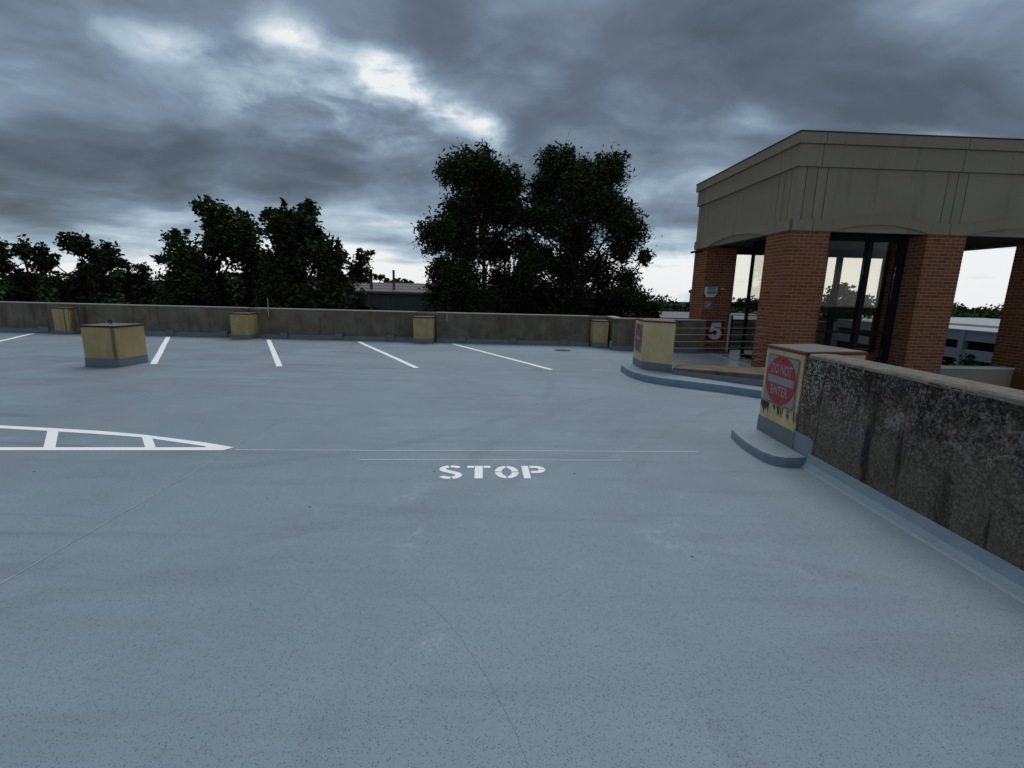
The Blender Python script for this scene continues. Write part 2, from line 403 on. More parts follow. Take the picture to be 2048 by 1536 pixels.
M['garage_light'] = simple('pale_roof_edge', (0.33, 0.35, 0.36), 0.85, 0.2, 0.08, 0.6)
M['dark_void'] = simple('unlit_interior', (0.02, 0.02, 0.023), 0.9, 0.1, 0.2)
M['beige_wall'] = simple('beige_wall', (0.27, 0.235, 0.175), 0.85, 0.2, 0.15, 1.5)
M['beige_cap'] = simple('pale_cap', (0.60, 0.57, 0.50), 0.8, 0.2, 0.08, 3.0)
M['terrain'] = simple('wooded_terrain', (0.018, 0.030, 0.013), 0.95, 0.1, 0.4, 0.15)
M['roof_flat'] = simple('flat_roof', (0.15, 0.16, 0.17), 0.8, 0.2, 0.2, 0.4)

# ------------------------------------------------------------------ mesh builder
class MB:
    def __init__(s):
        s.v = []; s.f = []; s.mi = []; s.m = 0
    def face(s, pts):
        i = len(s.v); s.v += [tuple(p) for p in pts]
        s.f.append(tuple(range(i, i + len(pts)))); s.mi.append(s.m)
    def box(s, x0, x1, y0, y1, z0, z1):
        return s.prism([(x0, y0), (x1, y0), (x1, y1), (x0, y1)], z0, z1)
    def prism(s, poly, z0, z1, top=None):
        """poly counter-clockwise in x,y; z0/z1 may be lists; top = other outline for the upper ring"""
        n = len(poly); i = len(s.v)
        top = top or poly
        zz0 = z0 if isinstance(z0, (list, tuple)) else [z0] * n
        zz1 = z1 if isinstance(z1, (list, tuple)) else [z1] * n
        s.v += [(p[0], p[1], a) for p, a in zip(poly, zz0)] + [(p[0], p[1], a) for p, a in zip(top, zz1)]
        s.f.append(tuple(i + j for j in reversed(range(n)))); s.mi.append(s.m)
        s.f.append(tuple(i + n + j for j in range(n))); s.mi.append(s.m)
        for j in range(n):
            q = (j + 1) % n
            s.f.append((i + j, i + q, i + n + q, i + n + j)); s.mi.append(s.m)
        return s
    def extrude(s, pts3, vec):
        """planar polygon pts3 pushed along vec"""
        n = len(pts3); i = len(s.v); vec = Vector(vec)
        s.v += [tuple(p) for p in pts3] + [tuple(Vector(p) + vec) for p in pts3]
        s.f.append(tuple(i + j for j in range(n))); s.mi.append(s.m)
        s.f.append(tuple(i + n + j for j in reversed(range(n)))); s.mi.append(s.m)
        for j in range(n):
            q = (j + 1) % n
            s.f.append((i + q, i + j, i + n + j, i + n + q)); s.mi.append(s.m)
        return s
    def tube(s, path, rad, seg=6):
        path = [Vector(p) for p in path]
        rad = rad if isinstance(rad, (list, tuple)) else [rad] * len(path)
        i0 = len(s.v)
        for j, p in enumerate(path):
            d = (path[min(j + 1, len(path) - 1)] - path[max(j - 1, 0)])
            if d.length < 1e-9: d = Vector((0, 0, 1))
            d.normalize()
            a = d.cross(Vector((0.13, 0.37, 0.92)))
            if a.length < 1e-3: a = d.cross(Vector((1, 0, 0)))
            a.normalize(); b = d.cross(a)
            for q in range(seg):
                an = 2 * math.pi * q / seg
                s.v.append(tuple(p + (a * math.cos(an) + b * math.sin(an)) * rad[j]))
        for j in range(len(path) - 1):
            for q in range(seg):
                r = (q + 1) % seg
                s.f.append((i0 + j * seg + q, i0 + j * seg + r, i0 + (j + 1) * seg + r, i0 + (j + 1) * seg + q)); s.mi.append(s.m)
        s.f.append(tuple(i0 + q for q in reversed(range(seg)))); s.mi.append(s.m)
        e = i0 + (len(path) - 1) * seg
        s.f.append(tuple(e + q for q in range(seg))); s.mi.append(s.m)
        return s
    def disc(s, c, r, axis, thick, seg=24):
        c = Vector(c); ax = Vector(axis).normalized()
        s.tube([c, c + ax * thick], r, seg); return s
    def build(s, name, mats, parent=None, bevel=0.0, smooth=False, off=None):
        me = bpy.data.meshes.new(name)
        v = s.v
        if off is not None:
            v = [(a - off[0], b - off[1], c - off[2]) for a, b, c in v]
        me.from_pydata(v, [], s.f)
        if not isinstance(mats, (list, tuple)): mats = [mats]
        for m in mats: me.materials.append(m)
        if len(mats) > 1:
            me.polygons.foreach_set('material_index', s.mi)
        bm = bmesh.new(); bm.from_mesh(me)
        bmesh.ops.recalc_face_normals(bm, faces=bm.faces)
        if bevel:
            bmesh.ops.bevel(bm, geom=[e for e in bm.edges if e.is_manifold and e.calc_face_angle(0) > 0.5], offset=bevel, segments=2, profile=0.6, affect='EDGES')
        bm.to_mesh(me); bm.free()
        if smooth:
            me.polygons.foreach_set('use_smooth', [True] * len(me.polygons))
        o = bpy.data.objects.new(name, me)
        COL.objects.link(o)
        if parent: o.parent = parent
        return o

def tag(o, label=None, cat=None, group=None, kind=None):
    if label: o['label'] = label
    if cat: o['category'] = cat
    if group: o['group'] = group
    if kind: o['kind'] = kind
    return o

def thing(name, label, cat, loc=(0, 0, 0), rz=0.0, group=None):
    o = bpy.data.objects.new(name, None)
    o.empty_display_size = 0.2
    COL.objects.link(o)
    o.location = loc; o.rotation_euler = (0, 0, rz)
    return tag(o, label, cat, group)

def text_mesh(body, size, bold=0.0):
    """outline polygons of a word as a flat mesh in x,y (centred)"""
    cu = bpy.data.curves.new('word', 'FONT')
    cu.body = body; cu.size = size; cu.space_character = 1.02; cu.align_x = 'CENTER'; cu.align_y = 'CENTER'; cu.offset = bold
    cu.resolution_u = 4
    ob = bpy.data.objects.new('word', cu)
    COL.objects.link(ob)
    dg = bpy.context.evaluated_depsgraph_get()
    me = bpy.data.meshes.new_from_object(ob.evaluated_get(dg))
    bpy.data.objects.remove(ob)
    vs = [tuple(v.co) for v in me.vertices]; fs = [tuple(p.vertices) for p in me.polygons]
    bpy.data.meshes.remove(me)
    return vs, fs

rng = random.Random(7)

# ================================================================== THE SETTING
def grid_mesh(name, xs, ys, zf, mat):
    v = [(x, y, zf(x, y)) for y in ys for x in xs]
    n = len(xs)
    f = [(j * n + i, j * n + i + 1, (j + 1) * n + i + 1, (j + 1) * n + i) for j in range(len(ys) - 1) for i in range(n - 1)]
    me = bpy.data.meshes.new(name); me.from_pydata(v, [], f); me.materials.append(mat)
    me.polygons.foreach_set('use_smooth', [True] * len(f))
    o = bpy.data.objects.new(name, me); COL.objects.link(o)
    return o

GZ = -13.0
mb = MB(); mb.box(-900, 900, -900, 900, GZ - 1, GZ)
tag(mb.build('ground', M['terrain']), kind='structure')

def hill_z(x, y):
    r = math.hypot(x, y); az = math.degrees(math.atan2(x, y))
    rise = min(1.0, max(0.0, (r - 120) / 420.0))
    rise = rise * rise * (3 - 2 * rise)
    amp = 3.0 + 1.5 * math.sin(az * 0.09 + 0.5) + 2.0 * math.sin(az * 0.31)
    return GZ - 0.4 + rise * amp + rise * 1.5 * math.sin(x * 0.021) * math.cos(y * 0.017)
tag(grid_mesh('hills', [-900 + 30 * i for i in range(61)], [100 + 30 * i for i in range(31)], hill_z, M['terrain']), kind='structure')

# parking deck: slab plus the body of the garage below it
deck_poly = [(-40, -14), (6.2, -14), (6.2, 10.29), (9.64, 10.45), (9.40, 15.2), (-40, 15.2)]
mb = MB(); mb.prism(deck_poly, -0.45, 0.0)
deck = tag(mb.build('parking_deck', M['deck']), kind='structure')
mb = MB(); mb.prism([(6.201, -14), (17, -14), (17, 10.75), (9.65, 10.44), (6.201, 10.28)], -1.9, [0.0, -1.5, -1.5, -0.48, 0.0])
tag(mb.build('ramp', M['deck']), kind='structure')
mb = MB(); mb.prism([(x - 0.02 * (1 if x > 0 else -1), y - 0.02 * (1 if y > 0 else -1)) for x, y in deck_poly], GZ, -0.46)
tag(mb.build('garage_body', M['parapet']), 'lower concrete storeys of the garage under the parking deck', 'building')

# scratch across the coating in the foreground
def ribbon(mb, pts, width, z):
    L = []; Rr = []
    for i, p in enumerate(pts):
        a = Vector(pts[max(i - 1, 0)]); b = Vector(pts[min(i + 1, len(pts) - 1)])
        d = (b - a).normalized(); n = Vector((-d.y, d.x)) * width / 2
        L.append((p[0] + n.x, p[1] + n.y, z)); Rr.append((p[0] - n.x, p[1] - n.y, z))
    for i in range(len(pts) - 1):
        mb.face([L[i], Rr[i], Rr[i + 1], L[i + 1]])
def jitter_line(pts, step, amp):
    out = []
    for (a, b) in zip(pts[:-1], pts[1:]):
        n = max(1, int(math.dist(a, b) / step))
        for i in range(n):
            f = i / n
            out.append((a[0] + (b[0] - a[0]) * f + rng.uniform(-amp, amp), a[1] + (b[1] - a[1]) * f + rng.uniform(-amp, amp)))
    out.append(pts[-1])
    return out
mb = MB(); ribbon(mb, jitter_line([(-0.49, 2.27), (-0.39, 2.175), (-0.30, 2.07), (-0.215, 1.955), (-0.14, 1.83), (-0.065, 1.70), (0.0, 1.57), (0.05, 1.46), (0.085, 1.35), (0.105, 1.24)], 0.012, 0.0018), 0.0015, 0.0012)
tag(mb.build('scratch', M['crack'], deck), 'thin dark scratch curving across the coating')

# ------------------------------------------------------------------ painted road markings
def flat_marking(name, polys, mat, label, z=0.004, group=None, thick=0.003, parent=None, cat='road marking'):
    mb = MB()
    for p in polys:
        a = 0
        for i in range(len(p)):
            q = p[(i + 1) % len(p)]; a += p[i][0] * q[1] - q[0] * p[i][1]
        if a < 0: p = p[::-1]
        mb.prism(p, z - thick, z)
    o = mb.build(name, mat, parent)
    if label: tag(o, label, cat, group)
    return o

BAY = [((-14.72, 14.45), (-12.05, 9.75), 'white bay line at the far left, cut by the photo edge'),
       ((-10.57, 14.45), (-7.22, 9.38), 'white bay line just right of the free-standing yellow column stub'),
       ((-7.42, 14.30), (-4.74, 9.48), 'white bay line starting just right of the second wall stub, steepest of the slanted lines'),
       ((-4.70, 14.35), (-1.99, 9.71), 'white bay line ending below the gap between the two groups of trees'),
       ((-1.83, 14.38), (0.83, 9.91), 'longest-looking white bay line, nearest to the round floor drain')]
for a, b, lab in BAY:
    mb = MB(); pts = jitter_line([a, b], 0.35, 0.006); ribbon(mb, pts, 0.115, 0.004)
    tag(mb.build('bay_line', M['white']), lab, 'road marking', 'white lines between the parking bays')

hm = thing('hatched_marking', 'white tapering hatched island painted on the deck at the left', 'road marking', (-4, 4.6, 0))
def hpart(name, polys):
    flat_marking(name, [[(x + 4, y - 4.6) for x, y in p] for p in polys], M['white'], None, parent=hm)
hpart('border_line', [[(-6.6, 4.26), (-4.95, 4.36), (-3.06, 4.50), (-2.78, 4.52), (-2.83, 4.43), (-3.5, 4.38), (-4.86, 4.28), (-6.6, 4.175)]])
hpart('curved_line', [[(-6.9, 5.10), (-5.7, 5.06), (-5.1, 5.01), (-4.49, 4.95), (-3.96, 4.86), (-3.15, 4.65), (-2.78, 4.523), (-3.05, 4.503), (-3.07, 4.535), (-3.87, 4.765), (-4.38, 4.835), (-4.99, 4.905), (-5.6, 4.96), (-6.9, 5.0)]])
hpart('cross_bar', [[(-5.02, 4.905), (-4.89, 4.893), (-4.45, 4.398), (-4.56, 4.390)]])
hpart('cross_bar', [[(-3.89, 4.766), (-3.75, 4.728), (-3.52, 4.466), (-3.62, 4.459)]])

# STOP in stencil letters
st = thing('stop_marking', 'word STOP stencilled in white on the deck beside a chalk line', 'road marking', (-0.155, 4.03, 0), math.atan2(0.06, 0.95))
def arc(cx, cy, rx, ry, a0, a1, n=10):
    return [(cx + rx * math.cos(R(a0 + (a1 - a0) * i / n)), cy + ry * math.sin(R(a0 + (a1 - a0) * i / n))) for i in range(n + 1)]
def arcband(cx, cy, rx, ry, tx, ty, a0, a1, n=10):
    return arc(cx, cy, rx, ry, a0, a1, n) + arc(cx, cy, rx - tx, ry - ty, a1, a0, n)
LW, LH = 0.215, 0.30
hw, hh = LW / 2, LH / 2
tx, ty = 0.062, 0.052
g = 0.007
# the two halves of the S are two hooked strokes with a stencil bridge at each end
def stroke(pts, w):
    L = []; Q = []
    for i, p in enumerate(pts):
        a = Vector(pts[max(i - 1, 0)]); b = Vector(pts[min(i + 1, len(pts) - 1)])
        d = (b - a).normalized(); n = Vector((-d.y, d.x)) * w / 2
        L.append((p[0] + n.x, p[1] + n.y)); Q.append((p[0] - n.x, p[1] - n.y))
    return L + Q[::-1]
r2 = hh / 2 - 0.014
S_top = arc(0.0, hh - r2 - ty / 2 + 0.012, hw - tx / 2, r2, 25, 95, 6) 
S_mid = arc(0.0, hh - r2 - ty / 2 + 0.012, hw - tx / 2, r2, 108, 235, 10) + [(0.0, 0.0)] + arc(0.0, -(hh - r2 - ty / 2 + 0.012), hw - tx / 2, r2, 55, -72, 10)
S_bot = arc(0.0, -(hh - r2 - ty / 2 + 0.012), hw - tx / 2, r2, 275, 205, 6)
LET = {
 'S': [stroke(S_top, ty), stroke(S_mid, ty * 1.12), stroke(S_bot, ty)],
 'T': [[(-hw, hh - ty), (-g - 0.036, hh - ty), (-g - 0.036, hh), (-hw, hh)][:4], [(-0.036, -hh), (0.036, -hh), (0.036, hh), (-0.036, hh)], [(g + 0.036, hh - ty), (hw, hh - ty), (hw, hh), (g + 0.036, hh)]],
 'O': [arcband(0, 0, hw, hh, tx, ty, 4, 85), arcband(0, 0, hw, hh, tx, ty, 95, 176), arcband(0, 0, hw, hh, tx, ty, 184, 265), arcband(0, 0, hw, hh, tx, ty, 275, 356)],
 'P': [[(-hw, -hh), (-hw + tx, -hh), (-hw + tx, hh), (-hw, hh)], [(-hw + tx + 2 * g, hh), (-hw + tx + 2 * g, hh - ty), (0.02, hh - ty)] + arc(0.02, hh - 0.088, hw - 0.02 - tx, 0.088 - ty, 90, 4, 6) + arc(0.02, hh - 0.088, hw - 0.02, 0.088, 4, 90, 6),
       [(-hw + tx + 2 * g, hh - 0.176), (0.02, hh - 0.176)] + arc(0.02, hh - 0.088, hw - 0.02, 0.088, -90, -4, 6) + arc(0.02, hh - 0.088, hw - 0.02 - tx, 0.088 - ty, -4, -90, 6) + [(-hw + tx + 2 * g, hh - 0.176 + ty)]]}
for i, ch in enumerate('STOP'):
    ox = (-1.5 + i) * 0.252
    flat_marking('letter', [[(x + ox, y) for x, y in p] for p in LET[ch]], M['white'], None, parent=st)

# snapped chalk layout lines
CH = [([(-2.72, 4.45), (1.96, 4.74)], 'long snapped chalk line running right from the tip of the hatched island'),
      ([(-1.43, 4.26), (1.10, 4.42)], 'shorter snapped chalk line just above the word STOP'),
      ([(-2.82, 5.78), (-2.78, 4.55), (-2.74, 3.8), (-2.73, 3.06), (-2.71, 2.2)], 'diagonal chalk line crossing the tip of the hatched island'),
      ([(-7.18, 9.22), (0.84, 9.81)], 'faint chalk line along the near ends of the bay lines')]
for i, (pts, lab) in enumerate(CH):
    mb = MB(); ribbon(mb, jitter_line(pts, 0.05, 0.0015), (0.012, 0.012, 0.0065, 0.020)[i], 0.003)
    tag(mb.build('chalk_line', M['chalk' if i < 2 else 'faded_chalk']), lab, 'chalk line', 'chalk layout lines on the deck')

# floor drain
dr = thing('floor_drain', 'round dark floor drain set in the deck before the far wall', 'drain', (1.42, 13.42, 0))
mb = MB(); mb.disc((0, 0, 0.0), 0.26, (0, 0, 1), 0.006, 28); mb.build('rim', M['coat'], dr)
mb = MB(); mb.disc((0, 0, 0.002), 0.21, (0, 0, 1), 0.007, 28); mb.build('recess', M['dark_void'], dr)
for q in range(7):
    mb = MB(); xx = -0.15 + q * 0.05; ln = math.sqrt(0.2 ** 2 - xx ** 2); mb.box(xx - 0.009, xx + 0.009, -ln, ln, 0.006, 0.013); mb.build('bar', M['crack'], dr)

# ================================================================== PARAPET WALLS
WY = 14.8
WH = 0.93
def cove(mb, x0, x1, y, h=0.125, d=0.05):
    mb.extrude([(x0, y - d, 0.001), (x0, y - 0.012, h), (x0, y + 0.004, h), (x0, y + 0.004, 0.001)], (x1 - x0, 0, 0))
def parapet(x0, x1, label, blocks, y=WY, sub=None):
    t = thing('parapet_wall', label, 'wall', ((x0 + x1) / 2, y, 0), 0, 'precast parapet walls along the far edge')
    o = t.location
    mb = MB(); mb.box(x0, x1, y, y + 0.2, 0, WH - 0.03); mb.build('panel', M['parapet'], t, 0.006, off=o)
    mb = MB(); mb.box(x0, x1, y - 0.012, y + 0.215, WH - 0.029, WH); mb.build('ledge', M['ledge'], t, 0.004, off=o)
    mb = MB(); cove(mb, x0 + 0.002, x1 - 0.002, y); mb.build('base_coat', M['coat'], t, off=o)
    for a, b in blocks:
        mb = MB(); mb.box(a, b, y - 0.075, y + 0.002, 0.002, 0.19); mb.build('connection_block', M['coat'], t, 0.015, off=o)
    return t
parapet(-34.0, -8.30, 'long leftmost grey concrete parapet panel, in front of the dark woods', [(-14.84, -14.5), (-10.83, -10.59), (-9.16, -8.91), (-18.6, -18.3)])
parapet(-8.02, -3.04, 'grey concrete parapet panel below the middle trees, thin pole at its left end', [(-7.28, -7.05), (-5.56, -5.32), (-3.95, -3.70)])
parapet(-2.40, 2.38, 'grey concrete parapet panel below the tallest trees', [(-1.74, -1.49), (-0.10, 0.10), (1.47, 1.71)])
# recessed closing pieces in the notches between the panels
for x0, x1, lab in ((-8.297, -8.023, 'narrow recessed concrete piece behind the second yellow wall stub'), (-3.037, -2.403, 'narrow recessed concrete piece behind the third yellow wall stub'),
                    (2.383, 2.93, 'narrow recessed concrete piece behind the rightmost yellow wall stub')):
    t = thing('parapet_infill', lab, 'wall', (x0, WY, 0), 0, 'recessed pieces between the parapet panels')
    mb = MB(); mb.box(x0, x1, WY + 0.10, WY + 0.2, 0, WH - 0.04); mb.build('panel', M['parapet'], t, 0.004, off=t.location)
    mb = MB(); mb.box(x0, x1, WY + 0.17, WY + 0.214, WH - 0.039, WH - 0.004); mb.build('ledge', M['ledge'], t, off=t.location)
# stepped-out wall on the right, running to the stair tower
t = thing('parapet_wall', 'parapet wall stepped towards the viewer, right of the last wall stub and left of the brick tower', 'wall', (4, 13.83, 0))
o = t.location
RP = [(2.95, 13.83), (5.60, 13.83), (5.60, 14.03), (3.16, 14.03), (3.16, 15.0), (2.94, 15.0)]
mb = MB(); mb.prism(RP, 0, 0.90); mb.build('panel', M['parapet'], t, 0.006, off=o)
mb = MB(); mb.prism([(2.935, 13.815), (5.60, 13.815), (5.60, 14.04), (3.175, 14.04), (3.175, 15.0), (2.925, 15.0)], 0.901, 0.935); mb.build('ledge', M['ledge'], t, 0.004, off=o)
mb = MB(); cove(mb, 2.952, 5.4, 13.83); mb.extrude([(2.91, 13.79, 0.001), (2.935, 13.79, 0.125), (2.953, 13.79, 0.125), (2.953, 13.79, 0.001)], (0, 1.0, 0)); mb.build('base_coat', M['coat'], t, off=o)
mb = MB(); mb.box(2.86, 2.952, 13.86, 14.06, 0.002, 0.24); mb.build('connection_block', M['coat'], t, 0.02, off=o)

# thin pale pole at the wall
t = thing('marker_pole', 'thin pale pole sticking up against the far parapet wall', 'pole', (-7.6, WY - 0.03, 0.66))
mb = MB(); mb.tube([(0, 0, 0), (0.0, 0, 0.56)], 0.011, 6); mb.build('rod', M['ledge'], t)
mb = MB(); mb.box(-0.03, 0.03, -0.012, 0.03, 0.19, 0.22); mb.build('clip', M['steel'], t)
# pale run-down mark on the third panel is a strap of metal
mb = MB(); mb.box(-2.085, -2.055, WY - 0.012, WY + 0.002, 0.66, 0.88); tag(mb.build('metal_strap', M['ledge']), 'short pale metal strap hanging on the third parapet panel', 'strap')

# ------------------------------------------------------------------ yellow column stubs
def stub(poly, h, label, coat_h=0.17, edge='maroon_edge', yellow='yellow', ring=None, group='yellow column stubs'):
    cx = sum(p[0] for p in poly) / len(poly); cy = sum(p[1] for p in poly) / len(poly)
    t = thing('column_stub', label, 'column stub', (cx, cy, 0), 0, group)
    def grow(d):
        out = []
        for x, y in poly:
            v = Vector((x - cx, y - cy)); v += v.normalized() * d
            out.append((v.x, v.y))
        return out
    mb = MB(); mb.prism(grow(0), 0, h - 0.03); mb.build('post', M[yellow], t, 0.008)
    mb = MB(); mb.prism(grow(0.010), 0.001, coat_h, grow(0.006)); mb.build('base_coat', M['coat'], t, 0.004)
    mb = MB(); mb.prism(grow(0.014), h - 0.029, h - 0.004); mb.build('cap_edge', M[edge], t, 0.003)
    mb = MB(); mb.prism(grow(0.002), h - 0.003, h + 0.006); mb.build('cap', M['captop'], t)
    if ring:
        mb = MB(); rr = 0.033
        mb.tube([(ring[0] - cx + rr * math.cos(a * math.pi / 6), ring[1] - cy, h + rr + 0.008 + rr * math.sin(a * math.pi / 6)) for a in range(13)], 0.011, 6)
        mb.build('lifting_ring', M['black'], t)
    return t
stub([(-14.20, 14.62), (-13.52, 14.45), (-13.62, 15.0), (-14.2, 15.0)], 0.80, 'yellow column stub set into the far wall at the left, rust run down its middle', 0.09)
stub([(-8.20, 8.95), (-7.53, 8.93), (-7.52, 9.63), (-8.2, 9.65)], 0.785, 'free-standing square yellow column stub on the open deck, black ring on top', 0.165, ring=(-8.0, 9.4))
stub([(-8.52, 14.27), (-7.98, 14.26), (-7.97, 14.86), (-8.52, 14.86)], 0.775, 'yellow column stub against the far wall under the middle trees', 0.14)
stub([(-3.03, 14.36), (-2.45, 14.36), (-2.45, 14.89), (-3.03, 14.89)], 0.795, 'yellow column stub against the far wall between the two groups of trees', 0.14, yellow='yellow')
stub([(2.45, 14.42), (2.86, 14.28), (2.88, 14.88), (2.40, 14.88)], 0.81, 'yellow column stub in the wall corner, beside the stepped-out wall', 0.16)
P6 = [(2.60, 9.46), (3.10, 9.09), (3.34, 9.95), (2.62, 10.21)]
stub(P6, 1.11, 'bright yellow column stub on the curved kerb with a sign on its narrow side', 0.29, edge='red_edge', yellow='yellow_bright')
P7 = [(2.88, 4.63), (3.60, 4.80), (3.52, 5.50), (2.88, 5.34)]
stub(P7, 1.085, 'stained yellow column stub at the end of the black-stained wall, nearest to the viewer', 0.275, edge='red_edge', yellow='yellow_stained')

# rust run marks on stubs
for (x, y, z0, z1, wd, lab) in ((-7.545, 8.922, 0.17, 0.74, 0.055, 'dark brown run'), ):
    pass

# ------------------------------------------------------------------ kerbs
def kerb(outline, h, label, bev=0.025):
    mb = MB(); mb.prism(outline, -0.02, h)
    o = mb.build('kerb', M['kerb'], None, bev)
    return tag(o, label, 'kerb', 'coated kerbs by the ramp')
kerb([(2.62, 10.35), (2.40, 10.22), (2.32, 10.0), (2.31, 9.4), (2.36, 9.08), (2.47, 8.80), (2.62, 8.58), (2.80, 8.42), (3.23, 8.13), (3.63, 7.86), (4.07, 7.48), (4.7, 6.95), (6.2, 5.7), (7.0, 6.5), (4.6, 8.35), (3.45, 9.55), (3.3, 10.3)],
     0.135, 'long curved grey-blue kerb under the yellow stub beside the brick tower')
mbk = kerb([(2.885, 5.46), (2.68, 5.44), (2.57, 5.32), (2.53, 5.10), (2.505, 4.86), (2.505, 4.66), (2.52, 4.50), (2.575, 4.39), (2.66, 4.345), (2.78, 4.35), (2.88, 4.375)],
     0.10, 'short rounded grey-blue kerb at the foot of the black-stained wall')

# ------------------------------------------------------------------ low beam with cables beside the walkway
t = thing('low_beam', 'low brown concrete beam behind the curved kerb, grey-blue along its foot', 'beam', (3.6, 8.4, 0.1))
o = t.location
F0, F1 = (3.06, 8.93), (5.1, 7.02)
mb = MB(); mb.prism([F0, F1, (5.75, 7.7), (5.45, 8.9), (3.30, 9.35)], [0.10] * 5, [0.255, 0.40, 0.36, 0.30, 0.262]); mb.build('beam', M['beam'], t, 0.015, off=o)
mb = MB(); mb.prism([(F0[0] - 0.02, F0[1] - 0.03), (F1[0] - 0.02, F1[1] - 0.03), (F1[0] + 0.03, F1[1] + 0.03), (F0[0] + 0.03, F0[1] + 0.03)], [0.12] * 4, [0.205, 0.275, 0.275, 0.205]); mb.build('base_coat', M['coat'], t, off=o)

# ------------------------------------------------------------------ black-stained ramp wall on the right
WX = 2.89
t = thing('ramp_wall', 'black algae-stained concrete wall running towards the viewer on the right', 'wall', (3.0, 2.0, 0))
o = t.location
mb = MB(); mb.box(WX, WX + 0.30, -8.0, 4.625, 0, 1.055); mb.build('panel', M['dirty'], t, 0.012, off=o)
mb = MB()
ys = [-8 + 0.4 * q for q in range(20)] + [0 + 0.045 * q for q in range(103)]
rows = []
def wob(y, k): return math.sin(y * 3.1 + k * 2.3) * 0.5 + math.sin(y * 9.7 + k * 5.1) * 0.3 + math.sin(y * 23.0 + k) * 0.2
for y in ys:
    rows.append([(WX - 0.0015, y, 1.040 + 0.006 * wob(y, 1)), (WX + 0.004 + 0.003 * wob(y, 2), y, 1.062 + 0.003 * wob(y, 3)), (WX + 0.022 + 0.005 * wob(y, 4), y, 1.077 + 0.002 * wob(y, 5)),
                 (WX + 0.15, y, 1.082 + 0.002 * wob(y, 6)), (WX + 0.275 + 0.005 * wob(y, 7), y, 1.077), (WX + 0.302, y, 1.050)])
for a_, b_ in zip(rows[:-1], rows[1:]):
    for q in range(5):
        mb.face([a_[q], b_[q], b_[q + 1], a_[q + 1]])
mb.build('worn_top', M['dirtytop'], t, off=o)
mb = MB(); mb.extrude([(WX - 0.085, -8.0, 0.001), (WX - 0.066, -8.0, 0.016), (WX - 0.030, -8.0, 0.060), (WX - 0.006, -8.0, 0.135), (WX + 0.01, -8.0, 0.135), (WX + 0.01, -8.0, 0.001)], (0, 12.37, 0)); mb.build('base_coat', M['kerb'], t, off=o)
mb = MB(); mb.extrude([(WX - 0.007, 4.33, 0.08), (WX - 0.007, 4.64, 0.08), (WX - 0.007, 4.64, 0.285), (WX - 0.007, 4.42, 0.285), (WX - 0.007, 4.345, 0.265), (WX - 0.007, 4.33, 0.24)], (0.01, 0, 0)); mb.build('coat_patch', M['kerb'], t, off=o)

# ------------------------------------------------------------------ DO NOT ENTER signs
def dne_sign(origin, ux, label, w_, h_):
    """origin = centre; ux = direction along the sign to its right; z up"""
    ux = Vector(ux).normalized(); nx = ux.cross(Vector((0, 0, 1)))
    t = thing('do_not_enter_sign', label, 'sign', origin, 0, 'red and grey DO NOT ENTER signs')
    def P(u, v, d): return tuple(ux * u + Vector((0, 0, v)) + nx * d)
    def rr(w2, h2, r):
        pts = []
        for cx, cy, a in ((w2 - r, h2 - r, 0), (-w2 + r, h2 - r, 90), (-w2 + r, -h2 + r, 180), (w2 - r, -h2 + r, 270)):
            pts += [(cx + r * math.cos(R(a + q * 22.5)), cy + r * math.sin(R(a + q * 22.5))) for q in range(5)]
        return pts
    def plate(name, pts, d0, d1, mat):
        mb = MB(); mb.extrude([P(u, v, d1) for u, v in pts], nx * (d0 - d1)); return mb.build(name, mat, t)
    plate('backing', rr(w_ / 2, h_ / 2, 0.035), 0.0, 0.006, M['sign_grey'])
    plate('border', rr(w_ / 2 - 0.012, h_ / 2 - 0.012, 0.028), 0.0061, 0.0072, M['sign_dark'])
    plate('field', rr(w_ / 2 - 0.019, h_ / 2 - 0.019, 0.022), 0.0073, 0.0084, M['sign_grey'])
    rad = min(w_, h_) * 0.478
    plate('disc', [(w_ / h_ * rad * math.cos(R(a * 9)), rad * math.sin(R(a * 9))) for a in range(40)], 0.0085, 0.0096, M['sign_red'])
    bw, bh = w_ * 0.405, h_ * 0.072
    plate('bar', [(-bw, -bh), (bw, -bh), (bw, bh), (-bw, bh)], 0.0097, 0.0108, M['sign_grey'])
    for word, v, sz in (('DO NOT', h_ * 0.21, 0.135 * h_ / 0.54), ('ENTER', -h_ * 0.215, 0.135 * h_ / 0.54)):
        vs, fs = text_mesh(word, sz, 0.0035)
        mb = MB()
        i0 = len(mb.v)
        wk = 0.70 if word == 'DO NOT' else 0.78
        mb.v = [P(a * wk, b * 1.05 + v, 0.0115) for a, b, c in vs]; mb.f = fs; mb.mi = [0] * len(fs)
        mb.build('lettering', M['sign_grey'], t)
    for v in (h_ * 0.41, -h_ * 0.41):
        mb = MB(); mb.disc(P(0, v, 0.0095), 0.009, nx, 0.006, 10); mb.build('bolt', M['sign_dark'], t)
    return t
dne_sign((2.879, 4.985, 0.735), (0, -1, 0), 'large red DO NOT ENTER sign on the stained stub at the wall end', 0.60, 0.545)
d6 = Vector((2.62 - 2.60, 10.21 - 9.46, 0)).normalized()
dne_sign((2.606, 9.83, 0.735), tuple(-d6), 'smaller-looking red DO NOT ENTER sign on the stub by the curved kerb', 0.56, 0.56)

# ================================================================== STAIR TOWER
TC = (5.72, 10.30, 0.0); TYAW = R(2.7)
tower = thing('stair_tower', 'brick and beige concrete stair tower with arched openings at the right', 'building', TC, TYAW)
def tpart(name, mb, mat, parent=None, bevel=0.0):
    return mb.build(name, mat, parent or tower, bevel)
TA, TB = 6.84, 4.69           # plan size
CW = 0.865
ZF = 3.0
